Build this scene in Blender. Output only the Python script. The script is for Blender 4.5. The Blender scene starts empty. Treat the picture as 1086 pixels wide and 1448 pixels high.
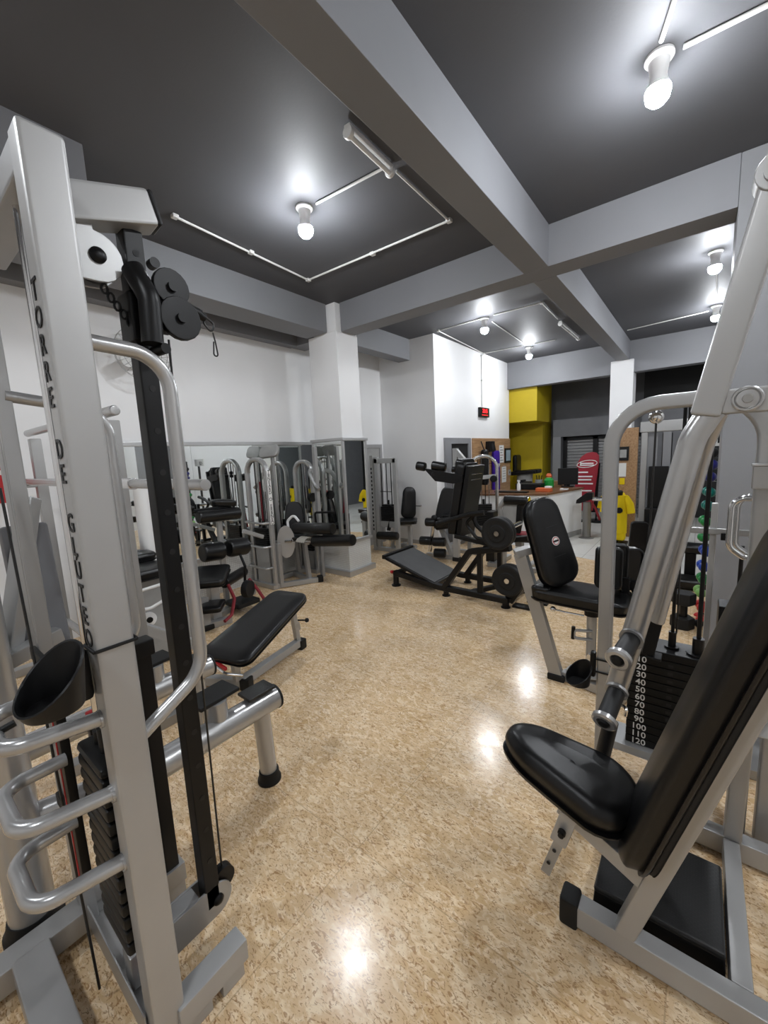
import bpy, bmesh, math, random
from mathutils import Vector, Matrix
random.seed(7)
SC = bpy.context.scene
COL = SC.collection
PI = math.pi
# ---------------------------------------------------------------- camera (measured from the photograph's vanishing points)
FPX = 567.39
YAW, PIT, ROL = [math.radians(a) for a in (-38.3025, -7.9812, -2.6229)]
EYE = Vector((0, 0, 1.55))
cy_, sy_, cp_, sp_ = math.cos(YAW), math.sin(YAW), math.cos(PIT), math.sin(PIT)
FW = Vector((sy_*cp_, cy_*cp_, sp_))
R0 = Vector((cy_, -sy_, 0))
U0 = R0.cross(FW)
RT = R0*math.cos(ROL) + U0*math.sin(ROL)
UP = -R0*math.sin(ROL) + U0*math.cos(ROL)
cam = bpy.data.objects.new('camera', bpy.data.cameras.new('camera'))
COL.objects.link(cam)
cam.matrix_world = Matrix(((RT.x, UP.x, -FW.x, EYE.x), (RT.y, UP.y, -FW.y, EYE.y), (RT.z, UP.z, -FW.z, EYE.z), (0, 0, 0, 1)))
cam.data.sensor_fit = 'HORIZONTAL'
cam.data.sensor_width = 36
cam.data.lens = FPX/1086*36
cam.data.clip_start = .02
SC.camera = cam
def ray(x, y): return RT*(x-543) + UP*(724-y) + FW*FPX
def Zp(x, y, z=0.):       # point of a known height, measured in the photograph
    d = ray(x, y); return EYE + d*((z-EYE.z)/d.z)
def Yp(x, y, v):
    d = ray(x, y); return EYE + d*(v/d.y)
def Xp(x, y, v):
    d = ray(x, y); return EYE + d*(v/d.x)
V = Vector
# ---------------------------------------------------------------- materials
def mat(name, col, rough=.5, metal=0., spec=.5, bump=0., bscale=200., vary=0., coat=0., trans=0., vscale=6.):
    m = bpy.data.materials.new(name); m.use_nodes = True
    nt = m.node_tree; b = nt.nodes['Principled BSDF']
    b.inputs['Base Color'].default_value = (*col, 1)
    b.inputs['Roughness'].default_value = rough
    b.inputs['Metallic'].default_value = metal
    b.inputs['Specular IOR Level'].default_value = spec
    b.inputs['Coat Weight'].default_value = coat
    b.inputs['Coat Roughness'].default_value = .12
    if trans: b.inputs['Transmission Weight'].default_value = trans
    tc = nt.nodes.new('ShaderNodeTexCoord')
    if vary:
        n = nt.nodes.new('ShaderNodeTexNoise'); n.inputs['Scale'].default_value = vscale; n.inputs['Detail'].default_value = 5
        nt.links.new(tc.outputs['Object'], n.inputs['Vector'])
        r = nt.nodes.new('ShaderNodeValToRGB')
        r.color_ramp.elements[0].position = .3; r.color_ramp.elements[1].position = .7
        r.color_ramp.elements[0].color = (*[c*(1-vary) for c in col], 1)
        r.color_ramp.elements[1].color = (*[min(1, c*(1+vary)) for c in col], 1)
        nt.links.new(n.outputs['Fac'], r.inputs['Fac']); nt.links.new(r.outputs['Color'], b.inputs['Base Color'])
    if bump:
        n = nt.nodes.new('ShaderNodeTexNoise'); n.inputs['Scale'].default_value = bscale; n.inputs['Detail'].default_value = 3
        nt.links.new(tc.outputs['Object'], n.inputs['Vector'])
        bp = nt.nodes.new('ShaderNodeBump'); bp.inputs['Strength'].default_value = bump; bp.inputs['Distance'].default_value = .002
        nt.links.new(n.outputs['Fac'], bp.inputs['Height']); nt.links.new(bp.outputs['Normal'], b.inputs['Normal'])
    return m
def emit(name, col, s):
    m = bpy.data.materials.new(name); m.use_nodes = True
    b = m.node_tree.nodes['Principled BSDF']
    b.inputs['Base Color'].default_value = (*col, 1)
    b.inputs['Emission Color'].default_value = (*col, 1); b.inputs['Emission Strength'].default_value = s
    return m
M = {}
M['silver'] = mat('silver_paint', (.39, .39, .385), .34, .55, .5, .05, 900, .03)
M['silver2'] = mat('silver_paint_light', (.42, .42, .415), .36, .4, .5, .04, 900, .02)
M['tubesilver'] = mat('satin_tube_paint', (.45, .45, .445), .27, .6, .5, 0, 0, .03)
M['chrome'] = mat('chrome', (.72, .72, .72), .12, 1.)
M['black'] = mat('black_paint', (.0045, .0045, .0048), .40, .0, .3, .05, 600)
M['vinyl'] = mat('black_vinyl', (.005, .005, .0053), .32, 0, .38, .12, 700)
M['rubber'] = mat('black_rubber', (.010, .010, .010), .6, 0, .3, .2, 400)
M['plate'] = mat('stack_plate_paint', (.004, .004, .004), .42, 0, .3, .1, 500)
M['cable'] = mat('cable_black', (.01, .01, .01), .4)
M['foam'] = mat('foam_grip', (.012, .012, .013), .5)
M['red'] = mat('red_plastic', (.45, .015, .02), .4)
M['darkred'] = mat('dark_red_strap', (.22, .012, .02), .7)
M['white'] = mat('white_plastic', (.8, .8, .79), .4)
M['label'] = mat('label_white', (.75, .75, .73), .6)
M['wall'] = mat('white_wall_paint', (.79, .79, .79), .7, 0, .3, .12, 90, .025, vscale=1.3)
M['ceil'] = mat('dark_grey_ceiling_paint', (.088, .089, .096), .62, 0, .3, .15, 60, .08, vscale=1.1)
M['beam'] = mat('grey_beam_paint', (.205, .208, .222), .55, 0, .4, .12, 80, .05, vscale=1.2)
M['greywall'] = mat('grey_wall_paint', (.23, .234, .245), .6, 0, .4, .2, 60, .07, vscale=2)
M['darkgrey'] = mat('dark_grey_wall_paint', (.15, .152, .16), .6, 0, .4, .1, 60, .05)
M['yellow'] = mat('yellow_wall_paint', (.46, .345, .010), .55, 0, .4, .1, 60, .03)
M['trim'] = mat('aluminium_trim', (.5, .5, .5), .35, .7)
M['mirror'] = mat('mirror_glass', (.86, .89, .88), .015, 1.)
M['pvc'] = mat('conduit_pvc', (.62, .62, .60), .5)
M['bulb'] = emit('lit_bulb', (.92, .955, 1), 200)
M['tube'] = mat('unlit_tube', (.75, .75, .74), .3)
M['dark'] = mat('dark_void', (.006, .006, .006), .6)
M['blackglass'] = mat('black_screen', (.01, .01, .012), .08)
M['purple'] = mat('purple_cloth', (.05, .015, .26), .8, 0, .2, .3, 300)
M['yel_cloth'] = mat('yellow_jersey_cloth', (.80, .58, .01), .8, 0, .2, .3, 200)
M['green'] = mat('green_plastic', (.01, .28, .04), .35)
M['orange'] = mat('orange_plastic', (.6, .12, .03), .5)
M['teal'] = mat('teal_vinyl', (.0, .16, .13), .3)
M['dgreen'] = mat('green_vinyl', (.01, .22, .05), .3)
M['blue'] = mat('blue_vinyl', (.008, .06, .42), .3)
M['violet'] = mat('violet_vinyl', (.02, .02, .16), .3)
M['redv'] = mat('red_vinyl', (.55, .01, .012), .3)
M['banner'] = mat('red_banner', (.30, .012, .025), .45)
M['cloth_towel'] = mat('white_towel', (.7, .68, .63), .9, 0, .1, .5, 150)
M['steel'] = mat('brushed_steel', (.30, .29, .28), .38, .9)
M['gripgrey'] = mat('grey_grip_board', (.045, .045, .046), .5, 0, .4, .2, 120, .12, vscale=9)
M['stone'] = mat('worn_grey', (.35, .35, .34), .6, 0, .3, .1, 50, .1)
def shader_extra():
    # floor: beige vinyl with brown flecks and thin sheet seams
    m = bpy.data.materials.new('flecked_vinyl_floor'); m.use_nodes = True
    nt = m.node_tree; N = nt.nodes.new; L = nt.links.new; b = nt.nodes['Principled BSDF']
    tc = N('ShaderNodeTexCoord')
    mp = N('ShaderNodeMapping'); mp.inputs['Rotation'].default_value = (0, 0, .5); mp.inputs['Scale'].default_value = (1, 1.9, 1)
    L(tc.outputs['Object'], mp.inputs['Vector'])
    def noise(scale, det, dist, src, rough=.55):
        n = N('ShaderNodeTexNoise'); n.inputs['Scale'].default_value = scale; n.inputs['Detail'].default_value = det
        n.inputs['Distortion'].default_value = dist; n.inputs['Roughness'].default_value = rough; L(src, n.inputs['Vector']); return n.outputs['Fac']
    def ramp(src, st):
        r = N('ShaderNodeValToRGB'); e = r.color_ramp.elements
        while len(e) < len(st): e.new(.5)
        for k, (p, c) in enumerate(st): e[k].position = p; e[k].color = (*c, 1)
        L(src, r.inputs['Fac']); return r.outputs['Color']
    def mix(fac, a, bb, mode='MIX'):
        x = N('ShaderNodeMix'); x.data_type = 'RGBA'; x.blend_type = mode
        if hasattr(fac, 'is_linked') or not isinstance(fac, float): L(fac, x.inputs[0])
        else: x.inputs[0].default_value = fac
        for s, i in ((a, 6), (bb, 7)):
            if isinstance(s, tuple): x.inputs[i].default_value = (*s, 1)
            else: L(s, x.inputs[i])
        return x.outputs[2]
    big = ramp(noise(7, 4, .6, tc.outputs['Object']), [(.3, (.66, .44, .225)), (.7, (.82, .61, .375))])
    mid = noise(20, 5, 1.2, mp.outputs['Vector'])
    c = mix(ramp(mid, [(.46, (0, 0, 0)), (.62, (1, 1, 1))]), big, (.90, .72, .49))
    fl = noise(34, 4, 2.2, mp.outputs['Vector'], .5)
    c = mix(ramp(fl, [(.572, (0, 0, 0)), (.625, (.68, .68, .68))]), c, (.36, .175, .065))
    mp2 = N('ShaderNodeMapping'); mp2.inputs['Rotation'].default_value = (0, 0, -.9); mp2.inputs['Scale'].default_value = (1, 2.4, 1); mp2.inputs['Location'].default_value = (3, 7, 0)
    L(tc.outputs['Object'], mp2.inputs['Vector'])
    fl2 = noise(44, 3, 1.8, mp2.outputs['Vector'], .5)
    c = mix(ramp(fl2, [(.605, (0, 0, 0)), (.66, (.75, .75, .75))]), c, (.34, .165, .06))
    br = N('ShaderNodeTexBrick'); br.offset = 0; br.inputs['Scale'].default_value = 1; br.inputs['Brick Width'].default_value = 1.0; br.inputs['Row Height'].default_value = 1.0
    br.inputs['Mortar Size'].default_value = .0022; br.inputs['Mortar Smooth'].default_value = .1
    L(tc.outputs['Object'], br.inputs['Vector'])
    c = mix(ramp(br.outputs['Fac'], [(0, (0, 0, 0)), (1, (.4, .4, .4))]), c, (.33, .2, .1))
    L(c, b.inputs['Base Color'])
    b.inputs['Roughness'].default_value = .26
    b.inputs['Specular IOR Level'].default_value = .5
    rr = ramp(noise(14, 3, .3, tc.outputs['Object']), [(.3, (.15, .15, .15)), (.7, (.24, .24, .24))])
    L(rr, b.inputs['Roughness'])
    bp = N('ShaderNodeBump'); bp.inputs['Strength'].default_value = .05; bp.inputs['Distance'].default_value = .003
    L(noise(9, 3, 0, tc.outputs['Object']), bp.inputs['Height']); L(bp.outputs['Normal'], b.inputs['Normal'])
    M['floor'] = m
    def gridmat(name, base, line, bw, rh, ms, rough, off=0.):
        m = bpy.data.materials.new(name); m.use_nodes = True; nt = m.node_tree; b = nt.nodes['Principled BSDF']
        t = nt.nodes.new('ShaderNodeTexCoord'); br = nt.nodes.new('ShaderNodeTexBrick'); br.offset = off
        sep = nt.nodes.new('ShaderNodeSeparateXYZ'); nt.links.new(t.outputs['Object'], sep.inputs[0])
        br.inputs['Scale'].default_value = 1; br.inputs['Brick Width'].default_value = bw; br.inputs['Row Height'].default_value = rh
        br.inputs['Mortar Size'].default_value = ms
        br.inputs['Color1'].default_value = (*base, 1); br.inputs['Color2'].default_value = (*[c*.95 for c in base], 1); br.inputs['Mortar'].default_value = (*line, 1)
        b.inputs['Roughness'].default_value = rough
        nt.links.new(br.outputs['Color'], b.inputs['Base Color'])
        return m, nt, sep, br, t
    m, nt, sep, br, t = gridmat('white_porcelain_tile', (.74, .73, .69), (.4, .38, .35), .62, .62, .004, .2)
    nt.links.new(t.outputs['Object'], br.inputs['Vector']); M['tile'] = m
    m, nt, sep, br, t = gridmat('small_mosaic_tile', (.62, .62, .60), (.42, .42, .40), .025, .025, .0022, .35)
    ad = nt.nodes.new('ShaderNodeMath'); nt.links.new(sep.outputs[0], ad.inputs[0]); nt.links.new(sep.outputs[1], ad.inputs[1])
    cb = nt.nodes.new('ShaderNodeCombineXYZ'); nt.links.new(ad.outputs[0], cb.inputs[0]); nt.links.new(sep.outputs[2], cb.inputs[1])
    nt.links.new(cb.outputs[0], br.inputs['Vector']); M['mosaic'] = m
    # wood panel
    m = bpy.data.materials.new('oak_board'); m.use_nodes = True; nt = m.node_tree; b = nt.nodes['Principled BSDF']
    t = nt.nodes.new('ShaderNodeTexCoord'); mp = nt.nodes.new('ShaderNodeMapping'); mp.inputs['Scale'].default_value = (14, 1.2, 14)
    nt.links.new(t.outputs['Object'], mp.inputs['Vector'])
    n = nt.nodes.new('ShaderNodeTexNoise'); n.inputs['Scale'].default_value = 3; n.inputs['Detail'].default_value = 6; n.inputs['Distortion'].default_value = .6
    nt.links.new(mp.outputs['Vector'], n.inputs['Vector'])
    r = nt.nodes.new('ShaderNodeValToRGB'); r.color_ramp.elements[0].color = (.27, .145, .065, 1); r.color_ramp.elements[1].color = (.46, .28, .14, 1)
    r.color_ramp.elements[0].position = .3; r.color_ramp.elements[1].position = .7
    nt.links.new(n.outputs['Fac'], r.inputs['Fac']); nt.links.new(r.outputs['Color'], b.inputs['Base Color']); b.inputs['Roughness'].default_value = .45
    M['wood'] = m
    # roller shutter slats (a pattern in one surface)
    # embossed rubber top
    m = mat('embossed_rubber', (.014, .014, .014), .36, 0, .4); nt = m.node_tree; b = nt.nodes['Principled BSDF']
    t = nt.nodes.new('ShaderNodeTexCoord'); ck = nt.nodes.new('ShaderNodeTexChecker'); ck.inputs['Scale'].default_value = 130
    nt.links.new(t.outputs['Object'], ck.inputs['Vector'])
    bp = nt.nodes.new('ShaderNodeBump'); bp.inputs['Strength'].default_value = 1; bp.inputs['Distance'].default_value = .006
    nt.links.new(ck.outputs['Fac'], bp.inputs['Height']); nt.links.new(bp.outputs['Normal'], b.inputs['Normal'])
    M['emboss'] = m
shader_extra()
# ---------------------------------------------------------------- mesh helpers
def NB(): return bmesh.new()
def box(bm, c, s, bev=0., rot=None, seg=2):
    t = NB(); bmesh.ops.create_cube(t, size=1)
    bmesh.ops.scale(t, vec=V(s), verts=t.verts)
    if bev: bmesh.ops.bevel(t, geom=t.edges[:], offset=min(bev, min(s)*.45), segments=seg, profile=.5, affect='EDGES')
    if rot is not None: bmesh.ops.transform(t, matrix=rot.to_4x4(), verts=t.verts)
    bmesh.ops.translate(t, vec=V(c), verts=t.verts)
    join(bm, t); return bm
def box2(bm, a, b, bev=0.):
    a, b = V(a), V(b); return box(bm, (a+b)/2, [abs(q) for q in (b-a)], bev)
def join(bm, t):
    me = bpy.data.meshes.new('tmp'); t.to_mesh(me); t.free(); bm.from_mesh(me); bpy.data.meshes.remove(me)
def frame(d, up=(0, 0, 1)):
    d = V(d).normalized(); up = V(up)
    if abs(d.dot(up.normalized())) > .97: up = V((0, 1, 0)) if abs(d.y) < .9 else V((1, 0, 0))
    s = d.cross(up).normalized(); u = s.cross(d).normalized()
    return s, u, d                                    # side, up, along
def bar(bm, p0, p1, w, h, up=(0, 0, 1), bev=.006):   # rectangular hollow-section look: w sideways, h along up
    p0, p1 = V(p0), V(p1); s, u, d = frame(p1-p0, up)
    R = Matrix((s, u, d)).transposed()
    return box(bm, (p0+p1)/2, (w, h, (p1-p0).length), bev, R)
def fillet(pts, r, n=7):
    pts = [V(p) for p in pts]; out = [pts[0]]
    for k in range(1, len(pts)-1):
        a, p, b = pts[k-1], pts[k], pts[k+1]
        da, db = (a-p), (b-p); la, lb = da.length, db.length
        da.normalize(); db.normalize()
        ang = da.angle(db)
        if ang > 3.1 or r <= 0: out.append(p); continue
        t = min(r/math.tan(ang/2), la*.49, lb*.49); rr = t*math.tan(ang/2)
        cdir = (da+db).normalized(); c = p + cdir*(rr/math.sin(ang/2))
        s, e = p+da*t-c, p+db*t-c
        tot = s.angle(e); ax = s.cross(e).normalized()
        for i in range(n+1): out.append(c + Matrix.Rotation(tot*i/n, 3, ax) @ s)
    out.append(pts[-1]); return out
def sweep(bm, path, prof, up=(0, 0, 1), caps=True, closed=False):
    n = len(path); rings = []
    tang = []
    for i in range(n):
        if closed: t = path[(i+1) % n]-path[i-1]
        elif i == 0: t = path[1]-path[0]
        elif i == n-1: t = path[-1]-path[-2]
        else: t = (path[i+1]-path[i]).normalized()+(path[i]-path[i-1]).normalized()
        tang.append(t.normalized())
    s, u, d = frame(tang[0], up)
    for i in range(n):
        if i:
            ax = tang[i-1].cross(tang[i])
            if ax.length > 1e-7:
                R = Matrix.Rotation(tang[i-1].angle(tang[i]), 3, ax.normalized()); s, u = R@s, R@u
        rings.append([bm.verts.new(path[i]+s*a+u*b) for a, b in prof])
    m = len(prof)
    for i in range(n if closed else n-1):
        A, B = rings[i], rings[(i+1) % n]
        for k in range(m): bm.faces.new((A[k], A[(k+1) % m], B[(k+1) % m], B[k]))
    if caps and not closed:
        bm.faces.new(rings[0][::-1]); bm.faces.new(rings[-1])
    return bm
def circ(r, n=14): return [(r*math.cos(2*PI*k/n), r*math.sin(2*PI*k/n)) for k in range(n)]
def rrect(w, h, r=.012, n=3):
    out = []
    for cx, cy, a0 in ((w/2-r, h/2-r, 0), (-w/2+r, h/2-r, PI/2), (-w/2+r, -h/2+r, PI), (w/2-r, -h/2+r, 1.5*PI)):
        for k in range(n+1): out.append((cx+r*math.cos(a0+PI/2*k/n), cy+r*math.sin(a0+PI/2*k/n)))
    return out
def tube(bm, pts, r, bend=.05, seg=14, n=7, closed=False):
    return sweep(bm, fillet(pts, bend, n) if not closed else [V(p) for p in pts], circ(r, seg), closed=closed)
def rtube(bm, pts, w, h, bend=.05, up=(0, 0, 1), r=.012, n=8):
    return sweep(bm, fillet(pts, bend, n), rrect(w, h, min(r, w*.45, h*.45)), up)
def lathe(bm, prof, o, ax, seg=24, cap=True):        # prof: (distance along axis, radius)
    s, u, d = frame(ax); o = V(o); rings = []
    for t, r in prof: rings.append([bm.verts.new(o+d*t+(s*math.cos(2*PI*k/seg)+u*math.sin(2*PI*k/seg))*max(r, 1e-5)) for k in range(seg)])
    for A, B in zip(rings, rings[1:]):
        for k in range(seg): bm.faces.new((A[k], A[(k+1) % seg], B[(k+1) % seg], B[k]))
    if cap: bm.faces.new(rings[0][::-1]); bm.faces.new(rings[-1])
    return bm
def cyl(bm, p0, p1, r, r2=None, seg=20, bev=0.):
    p0, p1 = V(p0), V(p1); L = (p1-p0).length; r2 = r if r2 is None else r2
    b = min(bev, L*.4, r*.5)
    pr = [(0, r), (L, r2)] if not b else [(0, r-b), (b*.3, r-b*.3), (b, r), (L-b, r2), (L-b*.3, r2-b*.3), (L, r2-b)]
    return lathe(bm, pr, p0, p1-p0, seg)
def ball(bm, c, r, sc=(1, 1, 1), seg=16):
    t = NB(); bmesh.ops.create_uvsphere(t, u_segments=seg, v_segments=seg//2+2, radius=r)
    bmesh.ops.scale(t, vec=V(sc), verts=t.verts); bmesh.ops.translate(t, vec=V(c), verts=t.verts); join(bm, t); return bm
def pad(bm, c, u, v, L, W, T, cr=.05, er=.022, wf=None, puff=.010, seg=6):
    """Upholstered pad: centre c of its underside, length L along u, width W along v, thickness T along u x v; wf(t) scales width along the length."""
    u, v = V(u).normalized(), V(v).normalized(); n = u.cross(v).normalized(); v = n.cross(u).normalized()
    c = V(c); cr = min(cr, L*.49, W*.49); er = min(er, T*.48)
    out = []
    for cx, cy, a0 in ((L/2-cr, W/2-cr, 0), (-L/2+cr, W/2-cr, PI/2), (-L/2+cr, -W/2+cr, PI), (L/2-cr, -W/2+cr, 1.5*PI)):
        for k in range(seg+1): out.append((cx+cr*math.cos(a0+PI/2*k/seg), cy+cr*math.sin(a0+PI/2*k/seg)))
    dens = []
    for k in range(len(out)):
        a, b = out[k], out[(k+1) % len(out)]
        dl = math.hypot(b[0]-a[0], b[1]-a[1]); m = max(1, int(dl/.04))
        for j in range(m): dens.append((a[0]+(b[0]-a[0])*j/m, a[1]+(b[1]-a[1])*j/m))
    out = dens
    lay = []
    for k in range(4): a = PI/2*k/3; lay.append((er*.5*(1-math.sin(a)), er*.5*(1-math.cos(a))))
    for k in range(6): a = PI/2*k/5; lay.append((T-er+er*math.sin(a), er*(1-math.cos(a))))
    lay += [(T+puff*.6, er*2.2), (T+puff, er*4)]
    rings = []
    for z, ins in lay:
        fx, fy = max(.2, (L-2*ins)/L), max(.2, (W-2*ins)/W)
        rg = []
        for x, y in out:
            s = wf((x+L/2)/L) if wf else 1.
            rg.append(bm.verts.new(c+u*(x*fx)+v*(y*fy*s)+n*z))
        rings.append(rg)
    m = len(out)
    for A, B in zip(rings, rings[1:]):
        for k in range(m): bm.faces.new((A[k], A[(k+1) % m], B[(k+1) % m], B[k]))
    bm.faces.new(rings[0][::-1]); bm.faces.new(rings[-1])
    return bm
def prism(bm, pts, d, bev=0.):                        # polygon (3-D points) pushed along d
    t = NB(); d = V(d)
    a = [t.verts.new(V(p)) for p in pts]; b = [t.verts.new(V(p)+d) for p in pts]
    t.faces.new(a[::-1]); t.faces.new(b); n = len(pts)
    for k in range(n): t.faces.new((a[k], a[(k+1) % n], b[(k+1) % n], b[k]))
    bmesh.ops.recalc_face_normals(t, faces=t.faces)
    if bev: bmesh.ops.bevel(t, geom=t.edges[:], offset=bev, segments=2, profile=.5, affect='EDGES')
    join(bm, t); return bm
def arc(c, r, a0, a1, n, ex, ey):
    return [V(c)+V(ex)*r*math.cos(a0+(a1-a0)*k/n)+V(ey)*r*math.sin(a0+(a1-a0)*k/n) for k in range(n+1)]
def textmesh(s, size, depth=.0015, spacing=1.):
    cu = bpy.data.curves.new('lettering', 'FONT'); cu.body = s; cu.size = size; cu.extrude = depth/2; cu.align_x = 'CENTER'; cu.align_y = 'CENTER'
    cu.offset = size*.012; cu.resolution_u = 3; cu.space_character = spacing
    o = bpy.data.objects.new('lettering', cu); COL.objects.link(o)
    dg = bpy.context.evaluated_depsgraph_get(); me = bpy.data.meshes.new_from_object(o.evaluated_get(dg))
    bpy.data.objects.remove(o); bpy.data.curves.remove(cu)
    return me
def text(bm, s, size, o, right, up, depth=.0015):
    me = textmesh(s, size, depth); t = NB(); t.from_mesh(me); bpy.data.meshes.remove(me)
    r, u = V(right).normalized(), V(up).normalized(); n = r.cross(u)
    R = Matrix((r, u, n)).transposed().to_4x4(); R.translation = V(o)
    bmesh.ops.transform(t, matrix=R, verts=t.verts); join(bm, t); return bm
def link(name, bm, m, inv=None, ang=35):
    bmesh.ops.recalc_face_normals(bm, faces=bm.faces)
    me = bpy.data.meshes.new(name)
    if inv is not None: bmesh.ops.transform(bm, matrix=inv, verts=bm.verts)
    bm.to_mesh(me); bm.free()
    me.materials.append(M[m] if isinstance(m, str) else m)
    if len(me.polygons):
        me.polygons.foreach_set('use_smooth', [True]*len(me.polygons)); me.set_sharp_from_angle(angle=math.radians(ang))
    o = bpy.data.objects.new(name, me); COL.objects.link(o)
    wn = o.modifiers.new('weighted_normal', 'WEIGHTED_NORMAL'); wn.keep_sharp = True; wn.weight = 60
    return o
class Thing:
    """A top-level thing: an Empty at its base that parents its parts. Parts are given in world coordinates (world=True) or in the thing's own."""
    def __init__(s, name, label, cat, loc=(0, 0, 0), rz=0., group=None, world=False):
        s.o = bpy.data.objects.new(name, None); COL.objects.link(s.o); s.o.empty_display_size = .1
        s.o.location = loc; s.o.rotation_euler = (0, 0, rz)
        s.o['label'] = label; s.o['category'] = cat
        if group: s.o['group'] = group
        s.inv = Matrix.Translation(-V(loc)) if world else None
    def part(s, name, bm, m, parent=None, label=None):
        o = link(name, bm, m, s.inv); o.parent = parent or s.o
        if label: o['label'] = label
        return o
def single(name, bm, m, label, cat, base=None, group=None, kind=None):
    b = V(base) if base is not None else V((0, 0, 0))
    o = link(name, bm, m, Matrix.Translation(-b)); o.location = b
    if label: o['label'] = label
    if cat: o['category'] = cat
    if group: o['group'] = group
    if kind: o['kind'] = kind
    return o
def struct(name, bm, m, base=None): return single(name, bm, m, None, None, base, None, 'structure')
def dup(root, loc, rz=None, label=None, group=None):
    r = root.copy(); COL.objects.link(r); r.location = loc
    if rz is not None: r.rotation_euler = (0, 0, rz)
    if label: r['label'] = label
    if group: r['group'] = group
    for ch in list(root.children):
        c = ch.copy(); COL.objects.link(c); c.parent = r
        for g in list(ch.children):
            d = g.copy(); COL.objects.link(d); d.parent = c
    return r

def scoop(b, c, r, h, rise, d, th=.006):
    """Round cup whose rim slants upwards towards d."""
    c = V(c); d = V(d).normalized(); n = 30; rings = []
    def ring(rad, z, sl): return [b.verts.new(c+V((rad*math.cos(2*PI*k/n), rad*math.sin(2*PI*k/n), 0))+V((0, 0, z+sl*rise*(math.cos(2*PI*k/n)*d.x+math.sin(2*PI*k/n)*d.y)))) for k in range(n)]
    R = [ring(r*.80, 0, 0), ring(r*.84, .004, 0), ring(r, h, 1), ring(r-th*.5, h+th*.5, 1), ring(r-th, h, 1), ring(r*.84-th, .012, 0)]
    for A, B in zip(R, R[1:]):
        for k in range(n): b.faces.new((A[k], A[(k+1) % n], B[(k+1) % n], B[k]))
    b.faces.new(R[0][::-1]); b.faces.new(R[-1])
# ---------------------------------------------------------------- the room
HC, HB = 3.4156, 3.087
KC = 1.06
XL, XR, YN, YF = -4.5, 1.9, -3.2, 12.0
struct('floor', box2(NB(), (XL-.2, YN-.2, -.1), (XR+.2, YF+.2, 0)), 'floor')
# white porcelain tiles of the entrance, a skin on the floor
q = [Zp(770, 779), Zp(960, 815)]
dy = (q[1]-q[0]); 
a = V((-2.6, q[0].y-.25*(q[0].x+2.6)*-1*0, 0))
sl = dy.y/dy.x
pts = [V((-3.4, q[0].y+sl*(-3.4-q[0].x), .0)), V((XR, q[0].y+sl*(XR-q[0].x), .0)), V((XR, YF, .0)), V((-3.4, YF, .0))]
o = struct('floor_tiles', prism(NB(), pts, (0, 0, .004)), 'tile')
struct('ceiling', box2(NB(), (XL-.2, YN-.2, HC), (XR+.2, YF+.2, HC+.12)), 'ceil')
struct('wall_left', box2(NB(), (XL-.15, YN, 0), (XL, 5.75, HC)), 'wall')
struct('wall_block', box2(NB(), (XL-.15, 5.75, 0), (-3.4, 8.95, HC)), 'wall')
struct('wall_right', box2(NB(), (XR, YN, 0), (XR+.15, YF, HC)), 'wall')
struct('wall_near', box2(NB(), (XL, YN-.15, 0), (XR, YN, HC)), 'wall')
bm = NB()   # far wall, grey, around the shutter opening
SX0, SZ1, YG = -2.62, 1.80, 10.6
box2(bm, (-4.6, YG, 0), (SX0, YG+.12, HC)); box2(bm, (SX0, YG, SZ1), (.6, YG+.12, HC)); box2(bm, (.6, YG, 0), (XR, YG+.12, HC))
struct('wall_far', bm, 'darkgrey')
struct('wall_jamb', box2(NB(), (-2.80, 10.2, 0), (SX0, 10.598, SZ1)), 'greywall')
struct('wall_shutter_lintel', box2(NB(), (-2.80, 10.2, SZ1), (-1.0, 10.598, 2.2)), 'darkgrey')
struct('wall_right_shade', box2(NB(), (XR-.02, 8.86, 0), (XR, YF, HC)), 'darkgrey')  # unseen facing, coloured dark so the pillar mirror reflects an unlit entrance
struct('wall_entrance_shade', box2(NB(), (-1.0, 10.3, 0), (XR-.03, 10.59, HC)), 'dark')  # near-black wall added for the darkness beyond the far beam
struct('wall_entrance_panel', box2(NB(), (-.98, 9.9, 0), (-.2, 10.0, 2.25)), 'darkgrey')
struct('ceiling_entrance_shade', box2(NB(), (-3.4, 9.1, HC-.05), (XR-.03, 10.2, HC-.002)), 'dark')  # ceiling skin coloured near-black to give the entrance bay its shade
struct('wall_yellow', box2(NB(), (-4.4, 9.9, 0), (-2.95, 10.58, HC)), 'yellow')
struct('wall_yellow_soffit', box2(NB(), (-3.46, 8.98, 2.15), (-2.80, 9.88, 2.92)), 'yellow')
struct('wall_yellow_side', box2(NB(), (-4.4, 8.97, 0), (-3.9, 9.9, HC)), 'yellow')
# beams
def bm2(a, b): return box2(NB(), a, b, .006)
def sc2(a, b): return bm2((a[0]*KC, a[1]*KC, a[2]), (b[0]*KC, b[1]*KC, b[2]))
struct('beam_long', bm2((-1.24*KC, YN, HB), (-1.04*KC, 3.6*KC, HC+.02)), 'beam')
struct('beam_long_far', bm2((-1.24*KC, 3.84*KC, HB), (-1.04*KC, 8.85, HC+.02)), 'beam')
struct('beam_cross', bm2((-3.56, 3.6*KC, HB), (.11*KC, 3.84*KC, HC+.02)), 'beam')
struct('beam_cross_short', bm2((XL, 3.80, HB-.02), (-4.08, 4.05, HC+.02)), 'beam')
struct('beam_left', bm2((-4.08, YN, HB), (-3.71, 3.73, HC+.02)), 'beam')
struct('beam_left_far', bm2((-4.08, 4.14, HB), (-3.85, 5.75, HC+.02)), 'beam')
struct('beam_near', bm2((-3.4, -1.5, HB-.02), (-2.75*KC, .97*KC, HC+.02)), 'beam')
struct('beam_far', bm2((-3.4, 8.85, 2.86), (XR, 9.08, HC+.02)), 'beam')
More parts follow.
